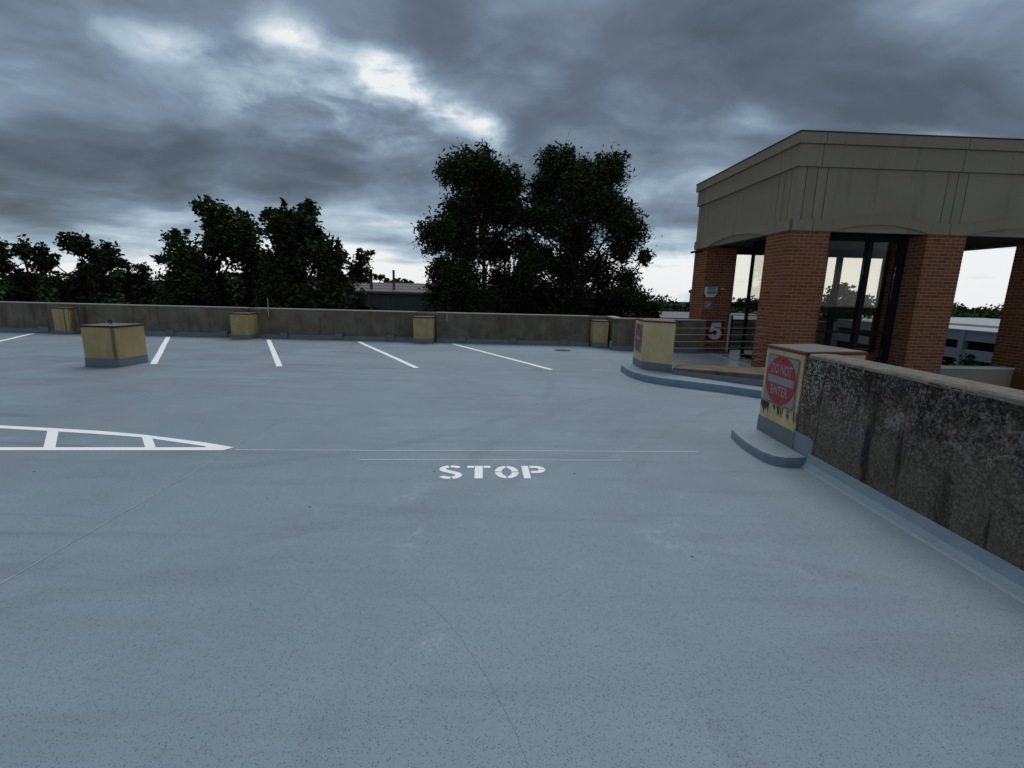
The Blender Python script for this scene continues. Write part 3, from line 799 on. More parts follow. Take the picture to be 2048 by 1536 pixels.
# bricks
NC = 41; CH_ = ZF / NC; BW = CW / 4; MJ = 0.015; BD = 0.10
def brick_proto(lx, ly, lz):
    me = bpy.data.meshes.new('brick')
    mb = MB(); mb.box(-lx / 2, lx / 2, -ly / 2, ly / 2, -lz / 2, lz / 2)
    me.from_pydata(mb.v, [], mb.f); me.materials.append(M['brick'])
    return me
proto = {}
single = []
def ring_bricks(a0, b0, wa, wb):
    """list of (cx, cy, lx, ly, course, face) for a square column"""
    out = []
    for k in range(NC):
        even = k % 2 == 0
        # front (b0) and back: full width on even courses, shortened on odd
        for face, yb in (('front', b0 + BD / 2), ('back', b0 + wb - BD / 2)):
            s0, s1 = (a0, a0 + wa) if even else (a0 + BD + MJ, a0 + wa - BD - MJ)
            n = max(1, round((s1 - s0) / BW)); L = (s1 - s0 + MJ) / n
            for i in range(n):
                out.append((s0 + (i + 0.5) * L - MJ / 2, yb, L - MJ, BD, k, face))
        for face, xa in (('left', a0 + BD / 2), ('right', a0 + wa - BD / 2)):
            s0, s1 = (b0 + BD + MJ, b0 + wb - BD - MJ) if even else (b0, b0 + wb)
            n = max(1, round((s1 - s0) / BW)); L = (s1 - s0 + MJ) / n
            for i in range(n):
                out.append((xa, s0 + (i + 0.5) * L - MJ / 2, BD, L - MJ, k, face))
    return out
def place_bricks(bl, parent, singles):
    mb = MB()
    for cx, cy, lx, ly, k, face in bl:
        z = (k + 0.5) * CH_
        jx = rng.uniform(-0.0012, 0.0012)
        if singles and face in ('front', 'left') and len(single) < 298 and k >= 3:
            key = (round(lx, 3), round(ly, 3))
            if key not in proto: proto[key] = brick_proto(lx, ly, CH_ - MJ)
            o_ = bpy.data.objects.new('brick', proto[key]); COL.objects.link(o_)
            o_.parent = parent; o_.location = (cx + jx, cy + jx, z); single.append(o_)
        else:
            mb.box(cx - lx / 2 + jx, cx + lx / 2 + jx, cy - ly / 2 + jx, cy + ly / 2 + jx, z - (CH_ - MJ) / 2, z + (CH_ - MJ) / 2)
    if mb.v:
        tag(mb.build('brickwork', M['brick'], parent), kind='stuff')
COLS = [(0, 0), (2.99, 0), (5.97, 0), (0, 3.825), (2.75, 3.825), (5.97, 3.825)]
for i, (a, b) in enumerate(COLS):
    mb = MB(); mb.box(a + 0.003, a + CW - 0.003, b + 0.003, b + CW - 0.003, 0, ZF)
    c_ = tpart('brick_column', mb, M['mortar'])
    if i == 0: tag(c_, 'nearest brick column at the tower corner')
    place_bricks(ring_bricks(a, b, CW, CW), c_, i == 0)
# soffit and roof
mb = MB(); mb.box(0.10, TA - 0.10, 0.10, TB - 0.10, 3.05, 3.15); tpart('soffit', mb, M['ceiling'])
mb = MB(); mb.box(0.2, TA - 0.2, 0.2, TB - 0.2, 4.55, 4.68); tpart('roof', mb, M['ceiling'])

# fascia, built per side from an outer profile; side = (origin, direction, outward normal, length)
SIDES = [((0, 0), (1, 0), (0, -1), TA, [0.45, 3.435, 6.39], [(0.0, CW), (2.99, 2.99 + CW), (5.97, TA)]),
         ((0, TB), (0, -1), (-1, 0), TB, [0.43, TB - 0.55], [(0.0, CW), (TB - CW, TB)]),
         ((TA, 0), (0, 1), (1, 0), TB, [0.55, TB - 0.55], [(0.0, CW), (TB - CW, TB)]),
         ((TA, TB), (-1, 0), (0, 1), TA, [0.45, 3.435, 6.39], [(0.0, CW), (2.99, 2.99 + CW), (5.97, TA)])]
JG = 0.006
for si, (o0, d, n, L, joints, cols) in enumerate(SIDES):
    o0 = Vector(o0); d = Vector(d); n = Vector(n)
    def Q(s_, out, z): 
        v = o0 + d * s_ + n * out
        return (v.x, v.y, z)
    segs = list(zip([0.0] + joints, joints + [L]))
    def slab(name, s0, s1, z0, z1, out, depth, bev=0.006, e0=0.0, e1=0.0, mat='fascia'):
        # mitred ends: e0/e1 extend the outer edge by the overhang
        pts = [Q(s0 - e0, out, z0), Q(s1 + e1, out, z0), Q(s1 - (depth - out if e1 else 0) * 0 , out - depth, z0), Q(s0, out - depth, z0)]
        if e0: pts[3] = Q(s0 + (depth - out), out - depth, z0)
        if e1: pts[2] = Q(s1 - (depth - out), out - depth, z0)
        mb = MB(); mb.extrude(pts, (0, 0, z1 - z0)); tpart(name, mb, M[mat], None, bev)
    # backing behind the joints
    slab('backing', 0, L, 3.06, 4.62, -0.03, 0.06, 0, 1e-4, 1e-4, 'fascia_joint')
    for i, (s0, s1) in enumerate(segs):
        a, b = (0 if i == 0 else JG), (0 if i == len(segs) - 1 else JG)
        first, last = i == 0, i == len(segs) - 1
        for nm, z0, z1, out, dep in (('coping_band', 4.665, 4.872, 0.10, 0.30), ('upper_band', 4.245, 4.662, 0.05, 0.14)):
            slab(nm, s0 + a, s1 - b, z0, z1, out, dep, 0.007, out if first else 0, out if last else 0)
        slab('flashing', s0 + a * 0.5, s1 - b * 0.5, 4.873, 4.895, 0.112, 0.30, 0.0, 0.112 if first else 0, 0.112 if last else 0, 'fascia_joint')
    # main panels between the vertical grooves
    cuts = [0.0]
    for c0, c1 in cols:
        mid = (c0 + c1) / 2
        for q in ((0.19, 0.42, 0.63) if c0 == 0 else ((L - 0.63, L - 0.42, L - 0.19) if c1 == L else (mid - 0.22, mid, mid + 0.22))):
            cuts.append(q)
    cuts.append(L)
    for i, (s0, s1) in enumerate(zip(cuts[:-1], cuts[1:])):
        first, last = i == 0, i == len(cuts) - 2
        slab('panel', s0 + (0 if first else 0.008), s1 - (0 if last else 0.008), 3.10, 4.243, 0.0, 0.028, 0.004, 1e-4 if first else 0, 1e-4 if last else 0)
    # arch band: straight over the columns, bowed over the openings
    pts_t, pts_b = [], []
    def bow(s_, z, rise):
        for (a0, a1), (b0, b1) in zip(cols[:-1], cols[1:]):
            if a1 < s_ < b0:
                u = (s_ - a1) / (b0 - a1) * 2 - 1
                return z + rise * (1 - u * u)
        return z
    jl = [0.0] + [j for j in joints] + [L]
    for i, (s0, s1) in enumerate(zip(jl[:-1], jl[1:])):
        first, last = i == 0, i == len(jl) - 2
        S0 = s0 - (0.03 if first else -JG); S1 = s1 + (0.03 if last else -JG)
        xs = sorted(set([S0, S1] + [s0 + (s1 - s0) * q / 28 for q in range(1, 28)] + [c for cc in cols for c in cc if S0 < c < S1]))
        mb = MB()
        for x0, x1 in zip(xs[:-1], xs[1:]):
            zt0, zt1 = bow(x0, 3.225, 0.14), bow(x1, 3.225, 0.14)
            zb0, zb1 = bow(x0, ZF + 0.002, 0.158), bow(x1, ZF + 0.002, 0.158)
            mb.face([Q(x0, 0.03, zb0), Q(x1, 0.03, zb1), Q(x1, 0.03, zt1), Q(x0, 0.03, zt0)])
            mb.face([Q(x0, 0.03, zt0), Q(x1, 0.03, zt1), Q(x1, 0.0, zt1), Q(x0, 0.0, zt0)])
            mb.face([Q(x0, -0.02, zb0), Q(x1, -0.02, zb1), Q(x1, 0.03, zb1), Q(x0, 0.03, zb0)])
        mb.face([Q(S0, 0.03, bow(S0, ZF, .158)), Q(S0, 0.03, bow(S0, 3.225, .14)), Q(S0, -0.02, bow(S0, 3.225, .14)), Q(S0, -0.02, bow(S0, ZF, .158))])
        mb.face([Q(S1, 0.03, bow(S1, ZF, .158)), Q(S1, 0.03, bow(S1, 3.225, .14)), Q(S1, -0.02, bow(S1, 3.225, .14)), Q(S1, -0.02, bow(S1, ZF, .158))])
        tpart('arch_band', mb, M['fascia'])
    for (a0, a1), (b0, b1) in zip(cols[:-1], cols[1:]):
        slab('arch_infill', a1 + 0.002, b0 - 0.002, ZF + 0.004, 3.30, -0.012, 0.10, 0)
# roof spout at the far left corner
mb = MB(); mb.tube([(-0.02, TB - 0.55, 2.93), (-0.06, TB + 0.12, 2.93)], 0.035, 8); mb.tube([(-0.02, 0.95, 2.97), (-0.02, TB - 0.5, 2.94)], 0.014, 6); tpart('pipe', mb, M['black'])

# glazed lobby
def frame_box(name, a0, a1, b0, b1, z0, z1):
    mb = MB(); mb.box(a0, a1, b0, b1, z0, z1); tpart(name, mb, M['black'], None, 0.004)
def pane(a0, a1, b0, b1, z0, z1):
    mb = MB(); mb.box(a0, a1, b0, b1, z0, z1); tpart('window_pane', mb, M['glass'])
# front glazing on plane b = 0.5 between the first two columns
fb = 0.50
for a0, a1 in ((0.87, 0.97), (2.09, 2.20), (2.84, 2.985)):
    frame_box('mullion', a0, a1, fb - 0.06, fb + 0.06, 0.0, 3.04)
for z0, z1 in ((0.0, 0.10), (0.86, 0.92), (2.88, 3.04)):
    for a0, a1 in ((0.972, 2.088), (2.202, 2.838)):
        frame_box('transom', a0, a1, fb - 0.05, fb + 0.05, z0, z1)
for a0, a1 in ((0.972, 2.088), (2.202, 2.838)):
    pane(a0, a1, fb - 0.005, fb + 0.005, 0.102, 0.858); pane(a0, a1, fb - 0.005, fb + 0.005, 0.922, 2.878)
# left glazing at a = 0.72
for b0, b1 in ((0.88, 0.97), (2.61, 2.68)):
    frame_box('mullion', 0.685, 0.755, b0, b1, 0.0, 3.04)
for z0, z1 in ((0.0, 0.10), (1.33, 1.40), (2.88, 3.04)):
    frame_box('transom', 0.68, 0.76, 0.972, 2.608, z0, z1)
for z0, z1 in ((0.102, 1.328), (1.402, 2.878)):
    pane(0.715, 0.725, 0.972, 2.608, z0, z1)
# back glazing on b = 4.35
bb = 4.30
for a0, a1 in ((0.87, 1.10), (2.00, 2.10), (2.64, 2.745), (4.235, 4.39), (5.69, 5.965)):
    frame_box('mullion', a0, a1, bb - 0.05, bb + 0.05, 0.0, 2.86)
for a0, a1 in ((0.87, 2.745), (3.62, 5.965)):
    frame_box('transom', a0, a1, bb - 0.06, bb + 0.06, 2.861, 3.04)
for a0, a1 in ((1.102, 1.998), (2.102, 2.638), (3.62, 4.233), (4.392, 5.688)):
    frame_box('transom', a0, a1, bb - 0.045, bb + 0.045, 1.31, 1.43)
    frame_box('transom', a0, a1, bb - 0.045, bb + 0.045, 0.0, 0.10)
    pane(a0, a1, bb - 0.005, bb + 0.005, 1.432, 2.859); pane(a0, a1, bb - 0.005, bb + 0.005, 0.102, 1.308)
# low beige wall with a pale cap closing the stair well between the two right columns
mb = MB(); mb.box(3.86, 5.966, 0.33, 0.53, -1.2, 0.105); tpart('well_wall', mb, M['beige_wall'])
mb = MB(); mb.box(3.86, 5.966, 0.31, 0.55, 0.106, 0.145); tpart('well_cap', mb, M['beige_cap'])
mb = MB(); mb.extrude([(3.9, 0.9, 0.10), (3.9, 1.0, 0.10), (4.75, 1.0, -0.16), (4.75, 0.9, -0.16)], (0, 0, 0.05)); tpart('stair_rail', mb, M['beige_cap'])
# threshold
mb = MB(); mb.box(0.2, 3.9, 0.9, 4.6, 0.001, 0.012); tpart('floor', mb, M['walk'])
for a, b in ((2.99, 0), (5.97, 0), (5.97, 3.825)):
    mb = MB(); mb.box(a + 0.002, a + CW - 0.002, b + 0.002, b + CW - 0.002, -9, -0.001); tpart('column_base', mb, M['brick'])

def twp(a, b, z=0.0):
    c, s = math.cos(TYAW), math.sin(TYAW)
    return (TC[0] + a * c - b * s, TC[1] + a * s + b * c, z)
# covered walkway floor and its pale strips
mb = MB(); mb.prism([(3.35, 9.5), (5.4, 9.0), (5.75, 10.5), (5.5, 13.75), (3.5, 13.75)], 0.0005, 0.006)
tag(mb.build('walkway', M['walk']), kind='structure')
mb = MB(); mb.prism([(3.4, 9.75), (4.55, 9.3), (4.25, 9.95), (3.45, 10.9)], 0.0065, 0.010)
tag(mb.build('pale_strip', M['walk_light']), 'pale painted strip on the walkway behind the bright yellow stub', 'floor marking')
mb = MB()
for q in range(3): mb.prism([(4.98 + q * 0.10, 9.62), (5.03 + q * 0.10, 9.60), (5.06 + q * 0.10, 9.86), (5.01 + q * 0.10, 9.88)], 0.0065, 0.010)
tag(mb.build('white_ticks', M['white']), 'small white painted ticks on the walkway by the nearest brick column', 'floor marking')

# cable railing from the bright yellow stub to the tower
t = thing('cable_railing', 'thin steel cables strung from the yellow stub to the brick column', 'railing', (3.3, 9.5, 0))
o = t.location
for za, zb in ((0.99, 0.945), (0.86, 0.80), (0.725, 0.645), (0.60, 0.50), (0.47, 0.36), (0.34, 0.22)):
    A_ = Vector((3.13, 9.20, za)); B_ = Vector(twp(-0.004, 0.34, zb))
    mb = MB(); mb.tube([A_, A_.lerp(B_, 0.5) - Vector((0, 0, 0.004)), B_], 0.0042, 5); mb.tube([B_ - Vector((0.22, -0.02, 0)), B_], 0.007, 5); mb.build('cable', M['steel'], t, off=o)

# black guard rail inside the back opening
t = thing('guard_rail', 'black barred guard rail with pale top rail behind the walkway', 'railing', twp(0.75, 3.55), TYAW)
mb = MB(); mb.box(-0.03, 0.02, -0.02, 0.02, 0, 1.08); mb.build('post', M['lightrail'], t, 0.004)
mb = MB(); mb.box(-0.03, 1.1, -0.025, 0.025, 1.081, 1.11); mb.build('top_rail', M['lightrail'], t, 0.004)
mb = MB(); mb.box(0.022, 0.07, -0.03, 0.03, 0, 1.07); mb.box(1.02, 1.07, -0.03, 0.03, 0, 1.07); mb.build('post', M['black'], t)
for q in range(7):
    mb = MB(); z = 0.10 + q * 0.14; mb.box(0.071, 1.019, -0.012, 0.012, z, z + 0.035); mb.build('bar', M['black'], t)

# things on the far brick column
def tw_thing(name, label, cat, a, b, z): return thing(name, label, cat, twp(a, b, z), TYAW)
CB = 3.825
t = tw_thing('level_sign', 'dark red sign with a white number 5 on the far brick column', 'sign', 0.457, CB, 0.615)
mb = MB(); mb.box(-0.305, 0.305, -0.020, -0.002, -0.305, 0.305); mb.build('backing', M['sign_white'], t, 0.006)
mb = MB(); mb.box(-0.295, 0.295, -0.026, -0.0205, -0.295, 0.295); mb.build('field', M['sign_maroon'], t)
five = [(0.338, 0.847), (0.616, 0.853), (0.621, 0.732), (0.435, 0.722), (0.427, 0.659), (0.496, 0.706), (0.583, 0.673), (0.638, 0.599), (0.651, 0.506), (0.622, 0.424), (0.556, 0.37), (0.475, 0.351), (0.39, 0.361), (0.314, 0.406), (0.265, 0.475), (0.391, 0.518), (0.418, 0.492), (0.455, 0.484), (0.5, 0.503), (0.519, 0.55), (0.508, 0.596), (0.469, 0.625), (0.428, 0.624), (0.394, 0.6), (0.379, 0.58), (0.278, 0.582)]
mb = MB(); mb.extrude([(a - 0.457, -0.031, z - 0.615) for a, z in five], (0, 0.0045, 0)); mb.build('numeral', M['sign_white'], t)
t = tw_thing('exit_sign', 'white emergency EXIT sign box high on the far brick column', 'sign', 0.20, CB, 1.73)
mb = MB(); mb.box(-0.17, 0.17, -0.09, -0.004, -0.06, 0.15); mb.build('housing', M['exit_box'], t, 0.008)
mb = MB(); mb.extrude([(-0.15, -0.085, -0.061), (0.15, -0.085, -0.061), (0.09, -0.085, -0.145), (-0.12, -0.085, -0.145)], (0, 0.08, 0)); mb.build('lamp_housing', M['exit_box'], t, 0.006)
mb = MB(); mb.box(-0.13, 0.13, -0.0935, -0.0905, -0.045, 0.135); mb.build('face', M['exit_green'], t)
vs, fs = text_mesh('EXIT', 0.125, 0.002)
mb = MB(); mb.v = [(a, -0.096, b + 0.045) for a, b, c in vs]; mb.f = fs; mb.mi = [0] * len(fs); mb.build('lettering', M['exit_box'], t)
t = tw_thing('access_sign', 'small grey-blue pictogram plate below the EXIT sign', 'sign', 0.165, CB, 1.37)
mb = MB(); mb.box(-0.11, 0.11, -0.012, -0.002, -0.11, 0.11); mb.build('plate', M['sign_grey'], t, 0.004)
mb = MB(); mb.box(-0.098, 0.098, -0.016, -0.0125, -0.098, 0.098); mb.build('field', M['ada_plate'], t)
mb = MB()
mb.extrude([(-0.06, -0.0185, -0.06), (0.0, -0.0185, -0.06), (0.0, -0.0185, -0.02), (0.03, -0.0185, -0.02), (0.03, -0.0185, 0.02), (0.07, -0.0185, 0.02), (0.07, -0.0185, 0.04), (0.01, -0.0185, 0.04), (0.01, -0.0185, 0.0), (-0.025, -0.0185, 0.0), (-0.025, -0.0185, -0.04), (-0.06, -0.0185, -0.04)], (0, 0.002, 0))
mb.disc((-0.03, -0.0165, 0.055), 0.016, (0, -1, 0), 0.002, 10)
mb.build('pictogram', M['sign_white'], t)
for (a, z, lab) in ((0.56, 1.83, 'small pale wall fitting right of the EXIT sign'), (0.47, 1.08, 'small grey wall fitting above the number 5 sign')):
    t = tw_thing('wall_fitting', lab, 'fitting', a, CB, z)
    mb = MB(); mb.box(-0.05, 0.05, -0.03, -0.003, -0.022, 0.022); mb.build('box', M['exit_box' if z > 1.5 else 'captop'], t, 0.006)
    mb = MB(); mb.disc((0.02, -0.03, 0), 0.012, (0, -1, 0), 0.01, 8); mb.build('knob', M['black'], t)
t = tw_thing('wall_fitting', 'grey round outlet on the corner of the nearest brick column', 'fitting', 0.07, -0.003, 0.60)
mb = MB(); mb.disc((0, 0, 0), 0.035, (0, -1, 0), 0.02, 12); mb.build('cover', M['ada_plate'], t)
mb = MB(); mb.disc((0, -0.02, 0), 0.015, (0, -1, 0), 0.012, 10); mb.build('knob', M['captop'], t)

# ================================================================== BEYOND THE DECK
# pale multi-storey garage on the right
t = thing('parking_garage', 'pale grey multi-storey car park seen between the right brick columns', 'building', (45, 50, GZ))
o = t.location
GX = 40.0
def gbox(name, x0, x1, y0, y1, z0, z1, mat):
    mb = MB(); mb.box(x0, x1, y0, y1, z0, z1); return mb.build(name, M[mat], t, off=o)
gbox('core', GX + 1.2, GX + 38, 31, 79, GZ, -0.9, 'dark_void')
for i, zt in enumerate((-0.80, -2.42, -4.1, -5.8, -7.5)):
    gbox('spandrel', GX, GX + 0.3, 30, 80, zt - 0.86, zt, 'garage')
gbox('roof_edge', GX - 0.10, GX + 0.6, 29.9, 80.1, -0.795, -0.70, 'garage_light')
gbox('roof_deck', GX + 0.32, GX + 38, 30, 80, -1.0, -0.80, 'garage_light')
gbox('upper_rail', GX + 8, GX + 8.3, 30, 80, -0.79, -0.58, 'garage_light')
for q in range(7):
    gbox('pier', GX - 0.08, GX + 0.42, 33.55 + q * 8.5, 34.05 + q * 8.5, GZ, -0.81, 'garage')

# metal-clad building between the trees, with two stacks
t = thing('metal_building', 'long low grey metal building with two thin stacks between the trees', 'building', (-14, 64, GZ))
o = t.location
def bbox(name, x0, x1, y0, y1, z0, z1, mat):
    mb = MB(); mb.box(x0, x1, y0, y1, z0, z1); return mb.build(name, M[mat], t, off=o)
bbox('wall', -34, 2, 60.4, 74, GZ, 0.92, 'metal_wall')
mb = MB(); mb.prism([(-34.4, 60.0), (2.4, 60.0), (2.4, 74.4), (-34.4, 74.4)], [0.98] * 4, [1.25, 1.25, 1.25, 1.25], [(-34.4, 60.0), (2.4, 60.0), (2.4, 74.4), (-34.4, 74.4)]); mb.build('eave', M['metal_wall'], t, off=o)
mb = MB(); mb.extrude([(-34.5, 59.95, 1.02), (-34.5, 66.5, 2.45), (-34.5, 74.4, 1.02)], (37, 0, 0)); mb.build('roof', M['metal_roof'], t, off=o)
for q in range(4):
    mb = MB(); f_ = 0.16 + q * 0.24; mb.extrude([(-34.5, 59.95 + 6.55 * f_, 1.02 + 1.43 * f_ + 0.004), (-34.5, 59.95 + 6.55 * f_ + 0.16, 1.02 + 1.43 * (f_ + 0.0245) + 0.07), (-34.5, 59.95 + 6.55 * f_ + 0.3, 1.02 + 1.43 * (f_ + 0.046) + 0.004)], (37, 0, 0)); mb.build('roof_batten', M['metal_wall'], t, off=o)
for q in range(60):
    x = -33.7 + q * 0.6
    bbox('cladding_rib', x, x + 0.10, 60.33, 60.405, GZ, 0.90, 'metal_roof')
for x, r_, h_ in ((-18.55, 0.19, 3.95), (-15.62, 0.15, 3.9)):
    mb = MB(); mb.tube([(x, 62.5, 1.2), (x, 62.5, h_)], r_, 10); mb.tube([(x, 62.5, h_), (x, 62.5, h_ + 0.10)], r_ * 1.15, 10); mb.build('chimney', M['metal_wall'], t, off=o)

# flat-roofed building right of the trees
t = thing('flat_roof_building', 'low building with pale flat roof between trees and brick tower', 'building', (22, 66, GZ))
o = t.location
mb = MB(); mb.box(15, 40, 60, 80, GZ, -1.15); mb.build('wall', M['metal_wall'], t, off=o)
mb = MB(); mb.prism([(14.8, 59.8), (40.2, 59.8), (40.2, 80.2), (14.8, 80.2)], [-1.149] * 4, [-1.10, -1.10, -1.0, -1.0]); mb.build('roof', M['roof_flat'], t, off=o)
# far water tower
t = thing('water_tower', 'tiny far water tower on the skyline left of the brick tower', 'tower', (205, 560, -3))
mb = MB(); mb.tube([(0, 0, -8), (0, 0, 8.4)], 0.7, 8); mb.build('stem', M['garage'], t)
mb = MB(); mb.tube([(0, 0, 8), (0, 0, 9.2), (0, 0, 11.4), (0, 0, 12.6)], [0.8, 2.4, 2.6, 0.6], 12); mb.build('tank', M['garage'], t)

# ------------------------------------------------------------------ trees
def leaves_mesh(name, centers, norms, L, W, mat, parent, off):
    """kite-shaped leaves, slightly folded; centers (n,3)"""
    n = len(centers)
    rs = np.random.RandomState(len(centers) % 9973)
    ax = rs.normal(size=(n, 3)); ax[:, 2] = ax[:, 2] * 0.6 - 0.25
    ax /= np.linalg.norm(ax, axis=1)[:, None]
    sd_ = np.cross(ax, rs.normal(size=(n, 3))); sd_ /= np.linalg.norm(sd_, axis=1)[:, None]
    up = np.cross(ax, sd_)
    sc = rs.uniform(0.65, 1.25, size=(n, 1))
    l_, w2 = L * sc, W * sc * 0.5
    v = np.empty((n, 4, 3))
    v[:, 0] = centers - ax * l_ * 0.5
    v[:, 1] = centers - ax * l_ * 0.05 + sd_ * w2 + up * w2 * 0.35
    v[:, 2] = centers + ax * l_ * 0.5
    v[:, 3] = centers - ax * l_ * 0.05 - sd_ * w2 + up * w2 * 0.35
    v = (v - np.array(off)).reshape(-1, 3)
    me = bpy.data.meshes.new(name)
    me.vertices.add(n * 4); me.vertices.foreach_set('co', v.ravel())
    me.loops.add(n * 4); me.loops.foreach_set('vertex_index', np.arange(n * 4, dtype=np.int32))
    me.polygons.add(n); me.polygons.foreach_set('loop_start', np.arange(0, n * 4, 4, dtype=np.int32))
    me.polygons.foreach_set('loop_total', np.full(n, 4, dtype=np.int32))
    me.update(calc_edges=True)
    me.materials.append(mat)
    o_ = bpy.data.objects.new(name, me); COL.objects.link(o_)
    if parent: o_.parent = parent
    return o_

def tree(name, label, Y, clumps, trunk_x, dens, L, W, mat, group, seed, shoots=0.35, lim=1.0, depth=2.2, trunk_r=0.28, limb_vis=1.0):
    rs = np.random.RandomState(seed)
    base = (trunk_x, Y, GZ)
    t = thing(name, label, 'tree', base, 0, group)
    pts = []
    cl = []
    for (x, z, r) in clumps:
        y = Y + rs.uniform(-1, 1) * depth
        cl.append((x, y, z, r))
    # the hidden lower crown continues below the wall top
    for (x, z, r) in clumps:
        if z < 2.6:
            cl.append((x * 0.8 + trunk_x * 0.2, Y + rs.uniform(-1, 1) * depth, z - r * 1.5, r))
            cl.append((x * 0.6 + trunk_x * 0.4, Y + rs.uniform(-1, 1) * depth, z - r * 3.2, r))
    mbt = MB()
    zfork = min(c[2] for c in cl) - 1.0
    top = max(c[2] for c in cl)
    # trunk with a gentle bend
    tp = [Vector((trunk_x, Y, GZ))]
    for q in range(1, 7):
        f = q / 6
        tp.append(Vector((trunk_x + 0.25 * math.sin(f * 4 + seed), Y + 0.2 * math.cos(f * 3 + seed), GZ + (top - 0.8 - GZ) * f)))
    mbt.tube(tp, [trunk_r * (1 - 0.82 * q / 6) for q in range(7)], 8)
    def trunk_at(z):
        f = max(0, min(0.999, (z - GZ) / (top - 0.8 - GZ))) * 6
        i = int(f); return tp[i].lerp(tp[i + 1], f - i)
    for (x, y, z, r) in cl:
        c = Vector((x, y, z))
        d = math.hypot(x - trunk_x, y - Y)
        s_ = trunk_at(z - d * rs.uniform(0.7, 1.3) - 0.4)
        m1 = s_.lerp(c, 0.45) + Vector((rs.uniform(-.2, .2), rs.uniform(-.2, .2), 0.25 * d * 0.3))
        mbt.tube([s_, m1, c], [0.035 + 0.022 * d, 0.03 + 0.008 * d, 0.015], 5)
        for q in range(int(5 + r * 5)):
            e = c + Vector(rs.normal(size=3)) * r * 0.55
            mbt.tube([m1.lerp(c, rs.uniform(0.3, 1)), (c + e) * 0.5 + Vector((0, 0, 0.05)), e], [0.018, 0.012, 0.006], 3)
        n = int(dens * r * r * (1 if z > -1 else 0.6))
        # leaves gather on sprays inside the clump
        k_ = max(4, int(n / 26))
        u = rs.normal(size=(k_, 3)); u /= np.linalg.norm(u, axis=1)[:, None]
        rad = 0.88 * r * rs.uniform(0.15, 1.0, size=(k_, 1)) ** 0.6
        ctr = np.array([x, y, z]) + u * rad * np.array([1.0, 1.1, 0.92])
        idx = rs.randint(0, k_, size=n)
        p = ctr[idx] + rs.normal(size=(n, 3)) * (0.10 + 0.13 * r)
        pts.append(p)
        # upright shoots on top clumps
        if z > top - 2.4 or rs.rand() < 0.25:
            for q in range(int(2 + r * 4 * shoots * 2)):
                h_ = rs.uniform(0.3, 0.95) * shoots * 2 * (0.5 + r * 0.6)
                bx = x + rs.normal() * r * 0.55; by = y + rs.normal() * r * 0.5; bz = z + r * 0.55
                m = int(12 + h_ * 22 * min(1.0, dens / 500))
                f = rs.uniform(0, 1, size=m)
                pp = np.stack([bx + rs.normal(size=m) * 0.09 * (1.3 - f), by + rs.normal(size=m) * 0.09, bz + f * h_], axis=1)
                pts.append(pp)
                mbt.tube([(bx, by, bz - 0.2), (bx, by, bz + h_)], [0.012, 0.005], 3)
    P_ = np.concatenate(pts)
    mbt.build('trunk', M['bark'], t, off=base)
    leaves_mesh('crown', P_, None, L, W, M[mat], t, base)
    return t

A_cl = [(-1.79, 7.61, 0.95), (-2.82, 7.1, 0.9), (-0.61, 7.03, 1.0), (-1.9, 6.26, 1.6), (-3.07, 5.49, 0.96), (-0.32, 5.56, 1.05), (-3.85, 4.3, 0.95), (-2.67, 3.99, 1.3), (-1.08, 4.02, 1.1), (-4.1, 2.66, 0.88), (-4.2, 1.34, 0.8), (-2.66, 2.17, 1.1), (-0.78, 2.22, 0.95), (-3.47, 1.09, 1.1), (-1.84, 0.86, 1.24), (-0.21, 0.9, 1.1)]
B_cl = [(2.03, 7.83, 1.05), (3.36, 7.95, 1.05), (4.71, 7.77, 1.05), (1.53, 6.91, 1.05), (3.16, 6.56, 1.43), (5.06, 6.48, 1.25), (5.98, 6.11, 0.8), (1.73, 5.24, 1.14), (3.53, 4.75, 1.35), (5.58, 4.8, 1.2), (1.25, 3.37, 1.05), (3.07, 2.88, 1.25), (5.01, 2.92, 1.15), (6.2, 3.89, 0.66), (6.55, 3.45, 0.4), (6.2, 2.42, 0.75), (1.73, 1.48, 1.05), (3.43, 1.24, 1.2), (5.39, 1.29, 1.2), (6.3, 1.32, 0.75)]
C_cl = [(6.42, 1.24, 0.5), (6.94, 1.05, 0.38), (6.65, 0.62, 0.5)]
D_cl = [(-15.8, 5.45, 0.42), (-15.62, 4.81, 0.72), (-14.74, 4.65, 0.8), (-13.73, 4.5, 0.74), (-13.15, 3.8, 0.48), (-16.1, 3.82, 0.9), (-14.58, 3.61, 1.19), (-16.74, 3.75, 0.42), (-17.1, 2.81, 0.66), (-15.71, 2.59, 1.1), (-13.9, 2.64, 1.0), (-17.57, 2.75, 0.26), (-17.08, 1.81, 0.79), (-15.57, 1.33, 1.0), (-17.5, 1.03, 0.58), (-16.43, 0.54, 1.06), (-14.29, 1.11, 1.1)]
E_cl = [(-11.38, 5.05, 0.4), (-11.23, 4.38, 0.57), (-10.52, 4.5, 0.5), (-9.9, 5.2, 0.32), (-9.86, 4.45, 0.62), (-11.65, 3.87, 0.5), (-10.78, 3.65, 0.99), (-9.53, 3.68, 0.65), (-9.31, 2.96, 0.73), (-11.11, 2.43, 1.17), (-9.87, 1.96, 1.0), (-8.55, 3.1, 0.5), (-7.95, 3.1, 0.31), (-8.33, 2.37, 0.57), (-12.41, 1.9, 1.04), (-8.62, 1.5, 0.7), (-10.95, 0.94, 1.17), (-9.68, 0.72, 1.0), (-8.39, 0.87, 0.47)]
